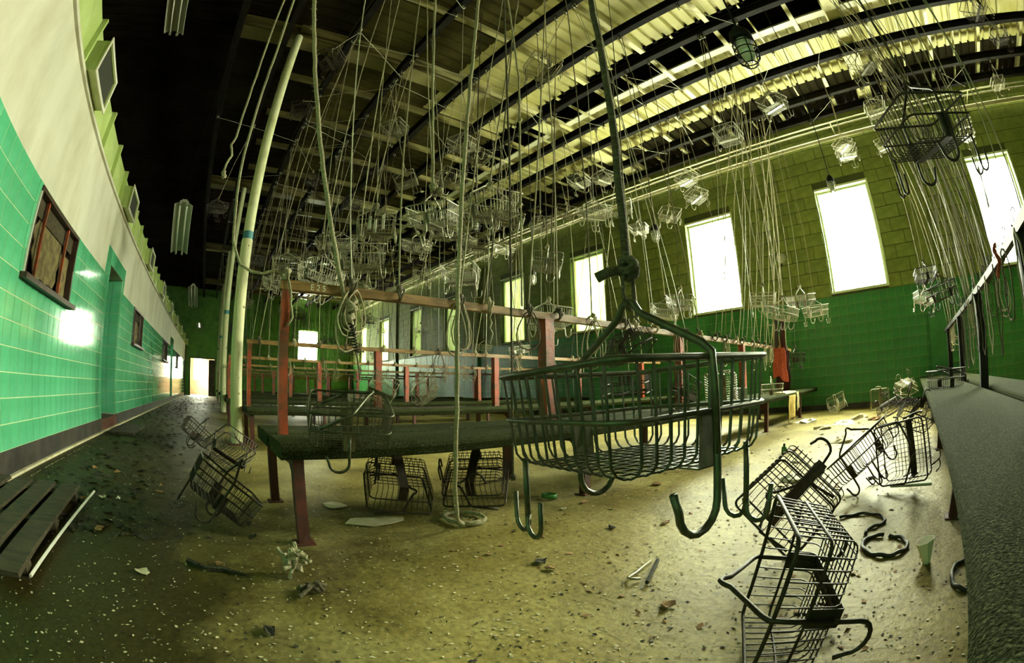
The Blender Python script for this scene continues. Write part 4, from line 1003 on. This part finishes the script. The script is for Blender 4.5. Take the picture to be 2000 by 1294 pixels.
tag(obj('white_board', MB().box(-.16, .16, -.05, .05, 0, .012), M['paper_white'], loc=(-.11, -3.12, 0)), 'white board piece on the floor before the standing basket', 'board')
cup = thing('crumpled_paper', 'crumpled white paper standing on the floor by the right bench', 'paper', (-.2, -1.79, 0), (0, R(18), 0))
obj('paper_cone', MB().lathe([(.018, 0), (.03, .05), (.045, .10), (.043, .10), (.028, .05), (.016, .002)], 7), M['paper_white'], cup)
ht = thing('bent_hook', 'bent wire hook and stick lying on the floor under the closest basket', 'hook', (.94, -1.42, .01), (0, 0, .4))
obj('hook_wire', MB().tube([(0, -.12, 0), (.03, .02, 0), (.05, .08, 0), (.03, .11, .01), (0, .08, 0)], .006, 5), M['wire'], ht, True); obj('stick', MB().tube([(-.03, -.13, 0), (-.035, .12, .005)], .009, 5), M['dirt'], ht)
tag(obj('dark_stick', MB().tube([(1.88, .17, .012), (1.80, .09, .014), (1.78, .0, .012), (1.72, -.08, .01)], [.016, .010, .012, .006], 5), M['dirt']), 'dark twig lying on the left floor', 'twig')
tag(obj('ladder_board', MB().box(5.5, 5.56, -3.6, -1.4, .501, .53), M['wood_dark']), 'dark plank lying along the second bench seat', 'plank')
for k, (x, y, w_, m_, nm) in enumerate(((1.25, -6.6, .30, 'paper', 'left of the wall heap'), (1.0, -7.1, .35, 'paper_white', 'below the pale tipped basket'), (.8, -7.7, .4, 'paper', 'in the wall heap middle'), (1.75, -7.6, .35, 'paper_white', 'under the mustard cloth'), (.45, -7.4, .3, 'leaf', 'right end of the wall heap'), (.85, -3.3, .22, 'paper_white', 'lying beside the tilted basket'), (.75, -5.2, .26, 'paper', 'alone on the bright floor'))):
    mb = MB(); mb.ico((0, 0, .0), w_/2, 60+k, .35, 10, 6); mb.v = [(a, b, max(.0, c*.34)) for a, b, c in mb.v]
    tag(obj('crumpled_rag', mb, M[m_], loc=(x, y, .002)), 'crumpled rag on the floor ' + nm, 'rag', 'rags on the floor')
rd = random.Random(11)
for k in range(46):       # leaves and scraps big enough to pick out
    x, y = (rd.uniform(.2, 2.0), rd.uniform(-7.5, -1.2)) if k < 34 else (rd.uniform(1.2, 4.5), rd.uniform(-.3, 1.2))
    mm = rd.choice(('leaf', 'leaf', 'paper', 'dirt', 'paper_white'))
    scrap('floor_scrap', 'small curled %s scrap on the floor %s' % ({'leaf': 'rust brown', 'paper': 'tan', 'dirt': 'black', 'paper_white': 'white'}[mm], 'in the aisle' if k >= 34 else 'near the wall heap' if y < -5.5 else 'right of the front bench' if y < -3 else 'under the closest hanging basket'), 'scrap', (x, y, 0), rd.uniform(.03, .07), rd.uniform(.03, .09), mm, 100+k, rd.uniform(0, 6), 'curled scraps on the floor', .03)
def flakes(name, n, fx, m, s0, s1, seed):
    rd = random.Random(seed); mb = MB()
    for k in range(n):
        x, y = fx(rd); s = rd.uniform(s0, s1); a = rd.uniform(0, 6.28); z = .0015
        ca, sa = math.cos(a)*s, math.sin(a)*s; b = rd.uniform(.3, .8); t = rd.uniform(0, .5)*s
        p = [(x+ca, y+sa, z), (x-sa*b, y+ca*b, z+t), (x-ca, y-sa, z+rd.uniform(0, .4)*s), (x+sa*b, y-ca*b, z)]
        mb.v += p; q = len(mb.v); mb.f.append((q-4, q-3, q-2, q-1))
    o = tag(obj(name, mb, M[m]), {'paint_flakes': 'pale paint flakes scattered over the concrete floor', 'dirt_crumbs': 'dark dirt crumbs and rubble over the floor', 'aisle_rubble': 'dark broken tile rubble along the aisle wall', 'brown_flakes': 'brown leaf bits over the bright floor'}[name], 'debris'); o['kind'] = 'stuff'
def f_near(rd):
    r_ = .5+rd.random()**1.6*5; a = R(rd.uniform(-115, 40)); return (r_*math.cos(a), max(-9.7, min(1.6, r_*math.sin(a))))
flakes('paint_flakes', 9000, f_near, 'paper', .0015, .0095, 1)
flakes('dirt_crumbs', 3600, f_near, 'dirt', .002, .010, 2)
flakes('aisle_rubble', 2600, lambda rd: (2.2+rd.random()**1.5*24, min(1.6, rd.gauss(1.0, .35)) if rd.random() < .8 else rd.uniform(-.2, 1.6)), 'dirt', .008, .05, 3)
flakes('brown_flakes', 900, lambda rd: (rd.uniform(-.1, 2.1), rd.uniform(-9.6, -1.0)), 'leaf', .004, .022, 4)

# clutter along the right hand rail
rd = random.Random(77)
rope('basket_rope_right', [(-.35, -1.80, 1.845), (-.35, -1.75, 3.2), (-.4, -1.28, 6.2)], .007, M['rope_dark'], 'rope holding the dark basket at the right edge', 0, [((-.35, -1.80, 1.85), .014)])
for k in range(9):
    y = -2.3-.42*k; x = -.78+y*.035; ln = rd.uniform(.35, .75); wd = rd.uniform(.05, .12); pts = []
    for j in range(18):
        an = 2*math.pi*j/18; pts.append((rd.uniform(-.008, .008), wd*math.sin(an), -ln/2+ln/2*math.cos(an)))
    tag(obj('cord_loop', MB().tube(pts, .006, 5, closed=True), M['rope_dark'] if k % 3 else M['rope_thin'], smooth=True, loc=(x+.05, y, 1.30)), 'cord loop hanging from the right hand bench rail', 'cord', 'cord loops on the right hand rail')
for k in range(22):
    right = k < 10
    y = (-2.4-.36*k) if right else (-4.9-.33*(k-10)); x = (-.78+y*.035) if right else 2.475
    tag(obj('rail_hook', MB().tube([(0, 0, 0), (0, 0, .05), (.01, .012, .075), (.0, .03, .085), (-.01, .045, .07), (0, .045, .05)], .005, 5).tube([(-.035, -.01, .0), (-.035, -.012, -.03), (-.05, -.01, -.05), (-.06, 0, -.035)], .005, 5).box(-.04, .03, -.012, .012, -.002, .006), M['iron'], smooth=True, loc=(x, y, 1.337)), 'small iron hook on the %s rail' % ('right hand bench' if right else 'far half of the front bench'), 'hook', 'iron hooks on the %s rail' % ('right hand' if right else 'front'))
cloth('red_tag', 'thin red rag hanging from the right hand rail', 'rag', M['cloth_red'], -.70, -2.45, 1.28, .03, .16, 1., .006, 9, R(60), .7, .004)
